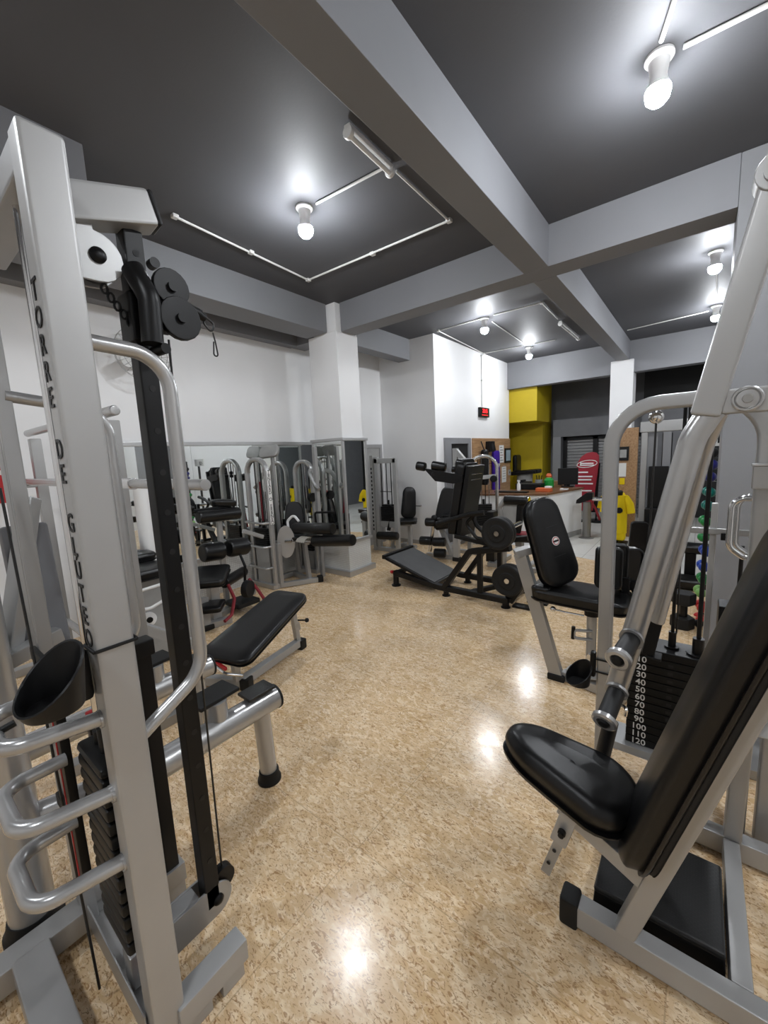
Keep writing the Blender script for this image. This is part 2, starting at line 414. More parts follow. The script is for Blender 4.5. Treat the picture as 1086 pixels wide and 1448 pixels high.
struct('beam_wall', bm2((XL, YN, 3.06), (XL+.14, 3.80, HC+.02)), 'beam')
# right column
struct('pillar_right', bm2((.11*KC, 3.6*KC, 0), (1.2, 4.25, HC)), 'greywall')
struct('pillar_far', bm2((-1.40, 8.80, 0), (-1.03, 9.2, HB)), 'wall')
# pillar: white top, mirrored waist, mosaic plinth
px0, px1, py0, py1 = -4.09, -3.55, 3.72, 4.15
struct('pillar_core', bm2((px0+.02, py0+.02, 0), (px1-.02, py1-.02, HB-.001)), 'wall')
struct('pillar_neck', bm2((-3.97, 3.742, HB-.001), (-3.572, 4.12, HC)), 'wall')
struct('pillar_plinth', box2(NB(), (px0-.005, py0-.005, .06), (px1+.005, py1+.005, .44), .003), 'mosaic')
struct('pillar_plinth_base', box2(NB(), (px0-.05, py0-.05, 0), (px1+.05, py1+.05, .075), .008), 'trim')
bm = NB(); box2(bm, (px0-.03, py0-.03, .44), (px1+.03, py1+.03, .475), .005); box2(bm, (px0-.03, py0-.03, 1.76), (px1+.03, py1+.03, 1.80), .006)
for x in (px0, px1):
    for y in (py0, py1): box(bm, (x, y, 1.1175), (.034, .034, 1.28), .004)
struct('pillar_frame', bm, 'trim')
struct('pillar_mirror', box2(NB(), (px0-.002, py0-.002, .475), (px1+.002, py1+.002, 1.76)), 'mirror')
# mirrored left wall
struct('wall_left_plinth', box2(NB(), (XL, 1.34, 0), (XL+.03, 4.6, .44)), 'mosaic')
bm = NB()
y = 1.35
while y < 4.5:
    box2(bm, (XL, y+.002, .46), (XL+.012, min(y+.898, 4.58), 1.76)); y += .9
struct('wall_left_mirror', bm, 'mirror')
bm = NB(); box2(bm, (XL, 1.34, 1.755), (XL+.035, 4.6, 1.80), .006); box2(bm, (XL, 1.34, .43), (XL+.04, 4.6, .47), .004)
struct('trim_1', bm, 'trim')
# door beyond the pillar, in the left wall
t = Thing('door_1', 'grey framed white door in the left wall behind the mirrored pillar', 'door', (XL+.02, 5.2, 0), world=True); t.o['kind'] = 'structure'
t.part('leaf', box2(NB(), (XL, 4.85, 0), (XL+.03, 5.62, 1.70)), 'stone')
bm = NB(); box2(bm, (XL, 4.8, 0), (XL+.05, 4.86, 1.69)); box2(bm, (XL, 5.6, 0), (XL+.05, 5.66, 1.69)); box2(bm, (XL, 4.8, 1.69), (XL+.05, 5.66, 1.75))
t.part('door_frame', bm, 'trim')
# near-black sheet for the shade inside an opening in the block face behind the machines, with grey frame
t = Thing('door_2', 'dark doorway with grey frame in the white block beside the wooden board', 'door', (-3.4, 6.5, 0), world=True); t.o['kind'] = 'structure'
t.part('leaf', box2(NB(), (-3.40, 6.15, 0), (-3.385, 6.9, 1.72)), 'dark')
bm = NB(); box2(bm, (-3.4, 6.0, 0), (-3.36, 6.2, 1.70)); box2(bm, (-3.4, 6.86, 0), (-3.36, 6.95, 1.70)); box2(bm, (-3.4, 6.0, 1.70), (-3.36, 6.95, 1.80))
t.part('door_frame', bm, 'greywall')
bm = NB(); box2(bm, (XL+.05, 5.735, 0), (-3.40, 5.75, .07)); box2(bm, (-3.4, 5.73, 0), (-3.385, 6.0, .07))
struct('baseboard_far', bm, 'stone')
# shutter
bm = NB(); z = 0.
prof = []
while z < SZ1:
    prof += [(z, .0), (z+.012, .018), (z+.055, .018), (z+.068, .0)]; z += .072
yv = 10.50
va = [bm.verts.new((SX0, yv-d, zz)) for zz, d in prof]; vb = [bm.verts.new((.6, yv-d, zz)) for zz, d in prof]
for k in range(len(va)-1): bm.faces.new((va[k], vb[k], vb[k+1], va[k+1]))
t = Thing('door_3', 'dark metal roller shutter closing the street entrance in the far grey wall', 'door', (-1.5, 10.5, 0), world=True); t.o['kind'] = 'structure'
t.part('shutter_curtain', bm, mat('shutter_steel', (.28, .28, .28), .4, .5))
bm = NB()
for x in (SX0+.03, -1.92, -.8): box2(bm, (x-.05, 10.40, 0), (x+.05, 10.5, SZ1))
box2(bm, (SX0, 10.40, SZ1-.08), (.6, 10.5, SZ1))
t.part('guide_rail', bm, 'black')
# ---------------------------------------------------------------- ceiling lamps
def lamp(x, y, label, zc=HC):
    t = Thing('ceiling_lamp', label, 'ceiling lamp', (x, y, zc), group='bare bulb ceiling lamps')
    bm = NB(); lathe(bm, [(0, .062), (.012, .064), (.02, .058), (.026, .046), (.085, .036), (.112, .040), (.13, .049), (.1425, .0535), (.1427, .04)], (0, 0, 0), (0, 0, -1), 28)
    t.part('socket', bm, 'white')
    bm = NB(); lathe(bm, [(.141, .040), (.1430, .0538), (.155, .056), (.185, .050), (.205, .032), (.213, .008)], (0, 0, 0), (0, 0, -1), 20)
    t.part('bulb', bm, 'bulb')
    return t
lamp(-2.427, 2.279, 'lit bulb in the left ceiling bay, joined by conduit to the long fluorescent batten')
lamp(-0.254, 2.650, 'largest lit bulb, in the ceiling bay at upper right where two conduits meet')
lamp(0.021, 5.491, 'lit bulb in the right ceiling bay just beyond the cross beam')
lamp(0.074, 7.611, 'lit bulb in the right ceiling bay next to the far beam')
lamp(-2.512, 5.682, 'lit bulb over the middle bay on the conduit rectangle corner nearest the pillar')
lamp(-2.597, 7.844, 'lit bulb over the middle bay on the conduit nearest the reception desk')
BEHIND = [(-2.3, -.9), (-.25, -1.0), (1.1, 1.6)]
for x, y in BEHIND: lamp(x, y, 'lit bulb on the ceiling behind the camera')
def conduit(name, label, pts, r=.009, joints=(), group='ceiling conduits'):
    t = Thing(name, label, 'conduit', pts[0], world=True, group=group)
    bm = NB(); tube(bm, [V(p) for p in pts], r, .02, 8, 3); t.part('pipe', bm, 'pvc')
    for j in joints: bm = NB(); box(bm, j, (.045, .045, .028), .006); t.part('clip', bm, 'pvc')
def cz(x, y): return Zp(x, y, HC-.012)
conduit('conduit', 'thin angled white conduit looping round the left ceiling bay bulb', [cz(247, 306), cz(436, 396), cz(635, 312), cz(560, 242)], joints=[cz(247, 306), cz(355, 357), cz(436, 396), cz(527, 359), cz(635, 312)])
conduit('conduit', 'short white conduit joining the left bay bulb to the fluorescent batten', [cz(447, 288), cz(540, 239)])
conduit('conduit', 'white conduit from the large bulb towards the upper right corner', [cz(966, 66.5), cz(1100, 0)], .011)
conduit('conduit', 'white conduit from the large bulb running up out of the frame', [cz(935, 58), cz(957, -10)], .011)
conduit('conduit', 'conduit along the near edge of the middle bay up to the long beam', [cz(698, 445.5), cz(766, 428), cz(789, 451)], .008, [cz(766, 428)])
conduit('conduit', 'angled conduit on the pillar side of the two middle bay bulbs', [cz(679, 450.5), cz(620, 468), cz(684, 500), cz(739, 489)], .008, [cz(620, 468), cz(684, 500)])
conduit('conduit', 'short conduit from the far middle bay bulb to the small batten', [cz(756, 486), cz(786, 480.5)], .008)
conduit('conduit', 'conduit linking the two middle bay bulbs', [cz(696, 455), cz(740, 485)], .008)
conduit('conduit', 'conduit linking the two bulbs of the right bay', [cz(1013.2, 369), cz(1014, 420)], .008)
conduit('conduit', 'conduit crossing the right bay to the long beam', [cz(1002, 440), cz(887, 467)], .008)
def batten(a, b, label):
    t = Thing('fluorescent_batten', label, 'light fitting', a, world=True)
    d = (b-a).normalized(); o = V((0, 0, -.03))
    bm = NB(); bar(bm, a+V((0, 0, -.012)), b+V((0, 0, -.012)), .045, .03); t.part('batten_body', bm, 'white')
    bm = NB(); cyl(bm, a+o*1.6+d*.03, b+o*1.6-d*.03, .014); t.part('glass_tube', bm, 'tube')
    for p, s in ((a, 1), (b, -1)):
        bm = NB(); cyl(bm, p+o*1.2, p+o*1.2+d*(.03*s), .034, seg=16, bev=.006); t.part('end_cap', bm, 'white')
batten(cz(490, 175), cz(553, 236), 'unlit fluorescent tube batten on the ceiling beside the long beam')
batten(cz(792, 454), cz(818, 476), 'small unlit fluorescent batten on the middle bay conduit near the far beam')
# light: view
SC.view_settings.view_transform = 'Standard'; SC.view_settings.look = 'None'; SC.view_settings.gamma = 1; SC.view_settings.exposure = 1.5
w = bpy.data.worlds.new('night'); SC.world = w; w.use_nodes = True
w.node_tree.nodes['Background'].inputs[0].default_value = (.02, .02, .025, 1); w.node_tree.nodes['Background'].inputs[1].default_value = 1
# ---------------------------------------------------------------- cable tower with the black adjustable rail (left foreground)
t = Thing('cable_tower', 'tall silver cable tower lettered down its edge, with black adjustable pulley rail', 'cable machine', (-1.3, .3, 0), world=True)
S, BK = 'silver', 'black'
ux0, ux1, uy0, uy1 = -1.085, -1.022, .254, .332
def P(name, m, f, parent=None, label=None):
    bm = NB(); f(bm); return t.part(name, bm, m, parent, label)
up1 = P('front_upright', 'silver2', lambda b: box2(b, (ux0, uy0, .03), (ux1, uy1, 2.205), .009))
word = ['T', 'O', 'R', 'R', 'E', None, 'D', 'E', None, 'G', 'L', 'Ú', 'T', 'E', 'O']
zt, zb = 1.905, 1.175
for i, ch in enumerate(word):
    if ch: P('letter', 'black', lambda b: text(b, ch, .058, (ux0+.030, uy0-.0015, zt+(zb-zt)*i/14), (1, 0, 0), (0, 0, 1)), up1, 'black capital letter '+ch)
# rear upright: two square posts with a dark slit
P('rear_upright', S, lambda b: (box2(b, (-1.60, .238, .06), (-1.536, .270, 2.205), .004)))
P('rear_upright', S, lambda b: (box2(b, (-1.526, .238, .06), (-1.506, .274, 2.205), .004)))
P('top_beam', S, lambda b: (box2(b, (-1.62, .256, 2.13), (-1.07, .330, 2.20), .008), box2(b, (-1.60, .24, 2.14), (-1.50, .27, 2.19), .004)))
P('hoop_post', 'plate', lambda b: box2(b, (-1.332, .214, .40), (-1.298, .236, 1.06), .003))
P('red_edge', 'red', lambda b: box2(b, (-1.340, .212, .40), (-1.333, .226, 1.05), .001))
for z in (.52, 1.0): P('hoop_post_arm', 'plate', lambda b: box2(b, (-1.53, .222, z), (-1.335, .236, z+.04), .003))
P('post_cable', 'cable', lambda b: cyl(b, (-1.531, .246, .07), (-1.531, .246, 2.14), .003, seg=8))
P('top_arm', 'silver2', lambda b: bar(b, (-1.19, .29, 2.135), (-1.165, .545, 2.205), .075, .085, bev=.010))
P('arm_end_cap', BK, lambda b: bar(b, (-1.1655, .540, 2.2037), (-1.164, .556, 2.208), .072, .082, bev=.012))
# pulley cheek plate under the arm
def cheek(b):
    c = V((-1.162, .408, 2.055))
    pts = [c+V((0, -.085, .075)), c+V((0, .0, .078))] + arc(c+V((0, .0, .0)), .058, PI/2, -PI/2, 10, (0, 1, 0), (0, 0, 1)) + [c+V((0, -.085, -.062))]
    prism(b, pts, (-.008, 0, 0), .002); prism(b, [p-V((.05, 0, 0)) for p in pts], (-.008, 0, 0), .002)
ck = P('pulley_cheek', 'silver2', cheek)
P('pulley', BK, lambda b: cyl(b, (-1.205, .408, 2.055), (-1.178, .408, 2.055), .05))
P('bolt', BK, lambda b: lathe(b, [(0, .018), (.006, .018), (.012, .012), (.014, .004)], (-1.162, .410, 2.056), (1, 0, 0), 16), ck)
# rail with holes
rl = P('adjustment_rail', BK, lambda b: box2(b, (-1.215, .474, .13), (-1.165, .522, 2.15), .005))
for k in range(17):
    z = .30+k*.112
    P('hole', 'dark', lambda b: cyl(b, (-1.1648, .500, z), (-1.1638, .500, z), .0085, seg=14), rl)
# bottom arm
def boarm(b):
    c = V((-1.165, .505, .145))
    pts = [V((-1.165, .33, .20)), ] + arc(c, .055, PI/2, -PI/2, 12, (0, 1, 0), (0, 0, 1)) + [V((-1.165, .33, .09))]
    prism(b, pts, (-.008, 0, 0), .002); prism(b, [p-V((.06, 0, 0)) for p in pts], (-.008, 0, 0), .002)
    box2(b, (-1.233, .26, .092), (-1.174, .46, .198), .006)
ba = P('bottom_arm', S, boarm)
P('pulley', BK, lambda b: cyl(b, (-1.21, .545, .178), (-1.18, .545, .178), .038))
P('bolt', BK, lambda b: lathe(b, [(0, .017), (.005, .017), (.011, .011), (.013, .004)], (-1.165, .512, .145), (1, 0, 0), 16), ba)
# foot beams and base
P('foot_beam', 'silver2', lambda b: (box2(b, (-1.075, .31, .045), (-1.012, .515, .115), .005), box2(b, (-1.068, .43, 0), (-1.018, .50, .05), .003), box2(b, (-1.085, .18, 0), (-1.02, .40, .05), .004)))
P('foot_beam', S, lambda b: (box2(b, (-1.60, -.30, .03), (-1.52, .34, .11), .006), box2(b, (-1.59, -.30, 0), (-1.53, -.2, .04)), box2(b, (-1.6, .24, 0), (-1.53, .34, .04))))
P('foot_beam', S, lambda b: (box2(b, (-1.50, .32, .05), (-1.43, .50, .12), .006), box2(b, (-1.49, .42, 0), (-1.435, .49, .06), .003)))
P('base_tray', S, lambda b: (box2(b, (-1.55, .245, .055), (-1.06, .25, .14), .002), box2(b, (-1.55, .25, .06), (-1.06, .345, .07), .002)))
P('base_spur', S, lambda b: (box2(b, (-1.53, .06, .03), (-1.16, .15, .115), .006), box2(b, (-1.17, .05, .0), (-1.15, .16, .09), .003)))
P('rear_rail', BK, lambda b: (box2(b, (-1.45, .455, .115), (-1.41, .50, .98), .005), box2(b, (-1.46, .445, .93), (-1.40, .51, .985), .006)))
P('rear_rail_foot', S, lambda b: (box2(b, (-1.475, .43, .055), (-1.40, .515, .125), .004), box2(b, (-1.47, .44, 0), (-1.405, .51, .055), .003)))
# weight stack
for k in range(13):
    z = .30+k*.039
    P('weight_plate', 'plate', lambda b: (box2(b, (-1.272, .240, z), (-1.087, .33, z+.036), .010)))
P('stack_head', 'plate', lambda b: (box2(b, (-1.272, .240, .807), (-1.087, .33, .835), .012), cyl(b, (-1.165, .285, .835), (-1.165, .285, .90), .02), cyl(b, (-1.115, .285, .835), (-1.115, .285, .87), .017), cyl(b, (-1.215, .285, .835), (-1.215, .285, .87), .017)))
for x in (-1.115, -1.215):
    P('guide_rod', 'chrome', lambda b: cyl(b, (x, .285, .07), (x, .285, 2.14), .0105))
    P('spring', 'darkred', lambda b: tube(b, [V((x+.018*math.cos(a*.7), .285+.018*math.sin(a*.7), .085+.0026*a)) for a in range(80)], .0028, 0, 6))
P('cable', 'cable', lambda b: (cyl(b, (-1.165, .285, .90), (-1.165, .285, 2.12), .0032, seg=8)))
P('cable', 'cable', lambda b: tube(b, [V((-1.195, .548, .21)), V((-1.195, .556, 1.0)), V((-1.195, .572, 1.9))], .0032, 0, 8))
ctop, cend = Xp(45, 730, -1.6), Zp(141, 1398, .02)
P('cable', 'cable', lambda b: tube(b, [Xp(0, 690, -1.47), Zp(141, 1398, .03)], .0035, 0, 8), label='slack black cable hanging beside the left end of the base')
# guard hoops
for z in (.980, .787, .600):
    P('guard_hoop', 'tubesilver', lambda b: tube(b, [V((-1.058, .262, z)), V((-1.095, .09, z+.004)), V((-1.29, .088, z+.004)), V((-1.295, .22, z))], .0175, .055, 16, 8))
    P('weld_ring', 'tubesilver', lambda b: cyl(b, (-1.0575, .248, z), (-1.0575, .256, z), .021))
# side handle loop
P('handle_loop', 'tubesilver', lambda b: tube(b, [V((-1.05, .325, 1.822)), V((-1.05, .492, 1.815)), V((-1.05, .492, .99)), V((-1.05, .325, .895))], .017, .10, 16, 10))
P('handle_loop', 'tubesilver', lambda b: tube(b, [V((-1.515, .26, 1.76)), V((-1.515, .50, 1.73)), V((-1.515, .50, .96)), V((-1.515, .26, .88))], .016, .09, 14, 8))
# trolley on the rail
tr = P('trolley', BK, lambda b: (box2(b, (-1.228, .462, 1.87), (-1.150, .534, 1.995), .010),
     tube(b, [V((-1.15, .480, 2.045)), V((-1.118, .498, 1.97)), V((-1.118, .494, 1.86))], .026, .05, 16, 7), cyl(b, (-1.16, .512, 1.85), (-1.10, .518, 1.85), .013), box2(b, (-1.165, .525, 1.90), (-1.125, .56, 2.0), .008)))
P('pulley_disc', BK, lambda b: (cyl(b, (-1.135, .560, 2.015), (-1.118, .560, 2.015), .047, bev=.003), cyl(b, (-1.118, .560, 2.015), (-1.108, .560, 2.015), .013)), tr)
P('pulley_disc', BK, lambda b: (cyl(b, (-1.128, .572, 1.938), (-1.110, .572, 1.938), .055, bev=.003), cyl(b, (-1.110, .572, 1.938), (-1.100, .572, 1.938), .013)), tr)
P('pulley_disc', BK, lambda b: cyl(b, (-1.19, .545, 2.085), (-1.165, .545, 2.085), .013), tr)
P('trolley_knob', BK, lambda b: (cyl(b, (-1.13, .60, 1.975), (-1.13, .635, 1.965), .016), cyl(b, (-1.13, .635, 1.965), (-1.13, .65, 1.96), .011)), tr)
P('carabiner', 'cable', lambda b: (tube(b, [V((-1.13, .648, 1.965)), V((-1.13, .675, 1.95)), V((-1.13, .668, 1.92)), V((-1.13, .645, 1.945)), V((-1.13, .648, 1.962))], .003, .008, 8, 3),
     tube(b, [V((-1.13, .67, 1.925)), V((-1.13, .675, 1.90)), V((-1.13, .68, 1.86)), V((-1.13, .666, 1.86)), V((-1.13, .67, 1.90))], .0022, .008, 8, 3)), tr)
P('chain', BK, lambda b: [tube(b, [p + V((.0, .007*math.cos(a), .011*math.sin(a))) for a in [2*PI*j/10 for j in range(10)]], .003, 0, 6, closed=True) for p in [V((-1.17, .418+.012*k, 1.985-.017*k)) for k in range(5)]])
# cup holder strapped to the upright
def cup(b): scoop(b, Yp(78, 1004, .165), .060, .070, .050, (-.40, .92, 0))
ch = P('cup_holder', BK, cup)
P('holder_bracket', BK, lambda b: (box2(b, (-1.105, .205, 1.03), (-1.06, .252, 1.15), .012), box2(b, (-1.125, .185, 1.04), (-1.085, .225, 1.13), .008)), ch)
P('holder_hook', BK, lambda b: tube(b, [V((-1.17, .125, 1.0)), V((-1.175, .088, .99)), V((-1.175, .078, 1.03)), V((-1.17, .068, 1.045))], .008, .015, 10, 4), ch)
P('strap', 'rubber', lambda b: [bar(b, p, q, .006, .008) for p, q in zip([V((ux1+.002, uy0-.004, 1.152)), V((ux1+.002, uy1+.004, 1.152)), V((ux0-.004, uy1+.004, 1.152)), V((ux0-.004, uy0-.004, 1.152))], [V((ux1+.002, uy1+.004, 1.152)), V((ux0-.004, uy1+.004, 1.152)), V((ux0-.004, uy0-.004, 1.152)), V((ux1+.002, uy0-.004, 1.152))])])
# ---------------------------------------------------------------- big press machine (right foreground)
t = Thing('press_machine', 'large silver press machine with black wedge seat and long black backrest', 'exercise machine', (0, 1.5, 0), world=True)
S = 'silver2'
P('front_beam', S, lambda b: box2(b, (-.245, 1.205, .012), (.62, 1.262, .088), .006))
P('end_cap', 'rubber', lambda b: box2(b, (-.292, 1.198, 0), (-.236, 1.270, .098), .010))
P('cross_beam', S, lambda b: box2(b, (.138, 1.262, .014), (.186, 1.775, .086), .005))
P('rear_beam', S, lambda b: box2(b, (-.30, 1.775, .01), (.60, 1.832, .088), .006))
P('end_cap', 'rubber', lambda b: box2(b, (.60, 1.77, 0), (.65, 1.838, .095), .01))
P('side_beam', S, lambda b: box2(b, (-.32, 1.80, .01), (-.27, 2.02, .088), .006))
P('back_post', S, lambda b: bar(b, (-.112, 1.235, .07), (.205, 1.235, 1.16), .052, .058, (0, 1, 0), .006))
P('brace_post', S, lambda b: bar(b, (.165, 1.80, .085), (.165, 1.72, .62), .052, .05, (0, 1, 0), .006))
P('brace_arm', S, lambda b: bar(b, (.165, 1.72, .60), (.15, 1.24, .86), .048, .048, (0, 0, 1), .006))
# backrest: long pad lying along the slanted post
d = V((.317, 0, 1.09)).normalized()
P('backrest', 'vinyl', lambda b: pad(b, V((-.112, 1.235, .07))+d*.80+V((-.034, .02, .010)), d, (0, 1, 0), 1.04, .27, .075, .09, .03))
P('backrest_board', 'rubber', lambda b: pad(b, V((-.112, 1.235, .07))+d*.80+V((-.020, .02, .008)), d, (0, 1, 0), 1.0, .25, .016, .08, .004, None, 0))
# seat with adjusting slide
sb = V((-.30, 1.275, .50)); su = V((.375, 0, -.085)).normalized()
P('seat', 'vinyl', lambda b: pad(b, V((-.305, 1.27, .455)), su, (0, 1, 0), .41, .27, .105, .11, .045, lambda q: .50+.50*min(1, q*1.35)**.8, .014))
P('seat_beam', S, lambda b: bar(b, (-.30, 1.25, .40), (-.06, 1.24, .285), .05, .055, (0, 1, 0), .005))
sl = P('seat_slide', 'silver', lambda b: (bar(b, Yp(771, 1233, 1.22), Yp(803, 1163, 1.22), .030, .010, (0, 1, 0), .002)))
P('slide_sleeve', S, lambda b: bar(b, Yp(790, 1188, 1.225), Yp(806, 1150, 1.225), .050, .034, (0, 1, 0), .004), sl)
P('pull_pin', 'black', lambda b: lathe(b, [(0, .012), (.01, .012), (.012, .008), (.02, .009), (.022, .004)], Yp(795, 1176, 1.20), (0, -1, 0), 14), sl)
for k in range(2):
    p = Yp(783.5-8*k, 1203+17*k, 1.2125)
    P('hole', 'dark', lambda b: cyl(b, p, p+V((0, -.001, 0)), .006, seg=12), sl)
# arch tower
Yt = 1.95
P('arch_frame', 'silver', lambda b: rtube(b, [V((-.298, Yt, .0)), V((-.298, Yt, 1.708)), V((.185, Yt, 1.708)), V((.185, Yt, .0))], .055, .058, .17, (0, 1, 0), .010))
P('tower_post', S, lambda b: box2(b, (.235, 1.90, 0), (.30, 1.96, 2.26), .008))
P('tower_sill', S, lambda b: box2(b, (-.30, 1.925, .175), (.185, 2.09, .215), .005))
P('post_bracket', 'silver2', lambda b: (box2(b, (.148, 1.895, 1.375), (.236, 1.925, 1.455), .004), box2(b, (.145, 1.89, 1.455), (.236, 1.93, 1.464), .002)))
# stack
x0, x1, y0, y1 = -.205, .083, 1.955, 2.075
for k in range(12):
    z = .2165+k*.0355
    pl = P('weight_plate', 'plate', lambda b: box2(b, (x0, y0, z), (x1, y1, z+.0335), .004))
    num = ['120', '110', '100', '90', '80', '70', '60', '50', '40', '30', '20', '10'][k]
    P('plate_number', 'label', lambda b: text(b, num, .038, (-.156, y0-.0012, z+.0168), (1, 0, 0), (0, 0, 1), .001), pl, 'white number '+num)
    P('pin_hole', 'dark', lambda b: box2(b, (-.062, y0-.0015, z+.009), (-.044, y0-.0002, z+.023), .0), pl)
P('stack_head', 'black', lambda b: (box2(b, (x0+.03, y0-.004, .643), (x1+.004, y1+.02, .678), .006), cyl(b, (-.055, 2.02, .678), (-.055, 2.02, .75), .014), cyl(b, (-.055, 2.02, .678), (-.055, 2.02, .686), .026),
  cyl(b, (.033, 2.0, .678), (.033, 2.0, .75), .020), cyl(b, (.033, 2.0, .678), (.033, 2.0, .686), .038)))
for x, y in ((-.055, 2.02), (.033, 2.0)):
    P('guide_rod', 'black', lambda b: cyl(b, (x, y, .74), (x, y, 1.70), .0065 if x < 0 else .008, seg=10))
P('cable', 'cable', lambda b: cyl(b, (-.042, 2.03, .74), (-.042, 2.03, 1.69), .003, seg=8))
P('cable_pulley', 'chrome', lambda b: (ball(b, (-.148, 2.0, 1.655), .028), cyl(b, (-.148, 2.0, 1.655), (-.148, 2.0, 1.70), .006)))
P('cable', 'cable', lambda b: cyl(b, (-.148, 2.0, 1.63), (-.155, 2.02, .9), .004, seg=8))
# the swinging arms
Ya = 1.50
am = P('press_arm', S, lambda b: bar(b, (.126, Ya, 2.215), (.005, Ya, 1.620), .072, .058, (0, 1, 0), .010))
P('pivot', 'silver2', lambda b: (cyl(b, (.118, Ya-.035, 2.20), (.118, Ya+.035, 2.20), .047, bev=.004), cyl(b, (.118, Ya-.043, 2.20), (.118, Ya-.035, 2.20), .030), cyl(b, (.118, Ya+.03, 2.20), (.118, 1.93, 2.20), .024), bar(b, (.118, 1.93, 2.20), (.28, 1.93, 2.20), .05, .05)), am)
P('lower_arm', 'tubesilver', lambda b: rtube(b, [V((.035, Ya+.012, 1.665)), V((-.02, Ya+.008, 1.56)), V((-.150, Ya+.004, .90)), V((-.188, Ya, .72))], .068, .058, .16, (0, 1, 0), .026), am)
P('lower_arm', 'tubesilver', lambda b: rtube(b, [V((.040, Ya+.03, 1.64)), V((.012, 1.62, 1.54)), V((-.030, 1.70, 1.28)), V((-.094, 1.72, .90))], .045, .062, .14, (0, 1, 0), .022), am)
P('lever', S, lambda b: (bar(b, (.04, Ya, 1.655), (.40, Ya, 1.65), .045, .066, (0, 0, 1), .006)))
lv = P('lever_pivot', 'tubesilver', lambda b: lathe(b, [(0, .034), (.008, .034), (.011, .031), (.011, .028), (.008, .026), (.012, .023), (.013, .012)], (.092, Ya-.0222, 1.657), (0, -1, 0), 32))
P('pivot_bolt', 'stone', lambda b: cyl(b, (.092, Ya-.034, 1.657), (.092, Ya-.045, 1.657), .0115, bev=.002), lv)
def roller(p, q, r=.026):
    p, q = V(p), V(q); d = (q-p).normalized()
    g = P('grip', 'foam', lambda b: cyl(b, p, q, r, bev=.004))
    P('grip_ring', 'tubesilver', lambda b: lathe(b, [(-.010, r*.70), (-.014, r*.78), (-.014, r+.004), (-.009, r+.011), (.004, r+.011), (.006, r-.002)], p, d, 28), g)
    P('grip_ring', 'tubesilver', lambda b: lathe(b, [(-.006, r-.004), (-.006, r+.009), (.004, r+.009), (.006, r-.002)], q, d, 28), g)
    P('grip_end', 'rubber', lambda b: lathe(b, [(-.022, .006), (-.020, r*.52), (-.016, r*.60), (-.008, r*.72)], p, d, 24), g)
roller(Yp(875, 931, 1.37), Yp(893, 903, 1.48), .0275)
roller(Yp(855, 1018, 1.37), Yp(872, 977, 1.48), .0275)
P('grip', 'foam', lambda b: (cyl(b, Yp(864, 1020, 1.46), Yp(850, 1077, 1.46), .0235)))
P('grip_ring', 'chrome', lambda b: lathe(b, [(0, .02), (0, .029), (.006, .029), (.008, .02)], Yp(850, 1077, 1.46), Yp(849, 1081, 1.46)-Yp(850, 1077, 1.46), 24))
P('grip_stem', 'silver', lambda b: cyl(b, Yp(850, 1079, 1.46), Yp(848, 1092, 1.46), .016))
P('grip', 'rubber', lambda b: (bar(b, V((-.094, 1.72, .915)), V((-.118, 1.72, .765)), .04, .045, (0, 1, 0), .006), box2(b, (-.122, 1.69, .755), (-.075, 1.75, .765), .003)))
P('handle_hook', 'chrome', lambda b: tube(b, [Yp(880, 998, 1.47), Yp(886, 1002, 1.45), Yp(884, 1012, 1.45)], .006, .006, 8))
# step platform tucked under the frame
t = Thing('step_platform', 'black rubber topped step box lying under the press machine backrest', 'step platform', (-.03, 1.45, 0), world=True)
def trap(b, z0, z1, g0, g1): 
    c = [V((-.212, 1.292, 0)), V((.133, 1.30, 0)), V((.133, 1.62, 0)), V((-.212, 1.62, 0))]; m = V((-.04, 1.46, 0))
    a = [b.verts.new(m+(p-m)*g0+V((0, 0, z0))) for p in c]; e = [b.verts.new(m+(p-m)*g1+V((0, 0, z1))) for p in c]
    b.faces.new(a[::-1]); b.faces.new(e)
    for k in range(4): b.faces.new((a[k], a[(k+1) % 4], e[(k+1) % 4], e[k]))
    bmesh.ops.bevel(b, geom=b.edges[:], offset=.008, segments=2, profile=.5, affect='EDGES')
P('step_base', 'black', lambda b: trap(b, 0, .085, 1.0, .97))
P('step_top', 'emboss', lambda b: trap(b, .083, .105, .985, .97))
# cable station behind, with looped handles
t = Thing('cable_station', 'silver cable post with looped chrome handles and small black weight, behind the press machine', 'cable machine', (.17, 2.5, 0), world=True)
P('base', 'silver', lambda b: box2(b, (.02, 2.30, 0), (.60, 2.62, .05), .006))
P('post', S, lambda b: box2(b, (.058, 2.58, .05), (.085, 2.61, 1.24), .005))
P('post', S, lambda b: box2(b, (.30, 2.50, .05), (.40, 2.60, 2.1), .008))
P('cross_rail', 'silver', lambda b: (box2(b, (-.04, 2.56, 1.085), (.40, 2.578, 1.115), .004)))
P('rail_block', 'black', lambda b: box2(b, (.10, 2.545, 1.06), (.135, 2.56, 1.095), .003))
for k, (dx, dy) in enumerate(((0, 0), (.02, .05))):
    P('loop_handle', 'chrome', lambda b: tube(b, [V((.24+dx, 2.2+dy, 1.31)), V((.115+dx, 2.2+dy, 1.31)), V((.115+dx, 2.2+dy, 1.10)), V((.165+dx, 2.2+dy, 1.06)), V((.24+dx, 2.2+dy, 1.06))], .0125, .045, 12, 6))
P('handle_plate', S, lambda b: (box2(b, (.23, 2.17, 1.03), (.27, 2.30, 1.36), .005), box2(b, (.24, 2.28, 1.1), (.33, 2.52, 1.2), .005)))
P('guide_rod', 'black', lambda b: cyl(b, (.172, 2.4, .05), (.172, 2.4, 1.07), .008))
P('weight_block', 'plate', lambda b: (box2(b, (.103, 2.34, .60), (.235, 2.46, .79), .006), cyl(b, (.172, 2.4, .79), (.172, 2.4, .84), .014)))
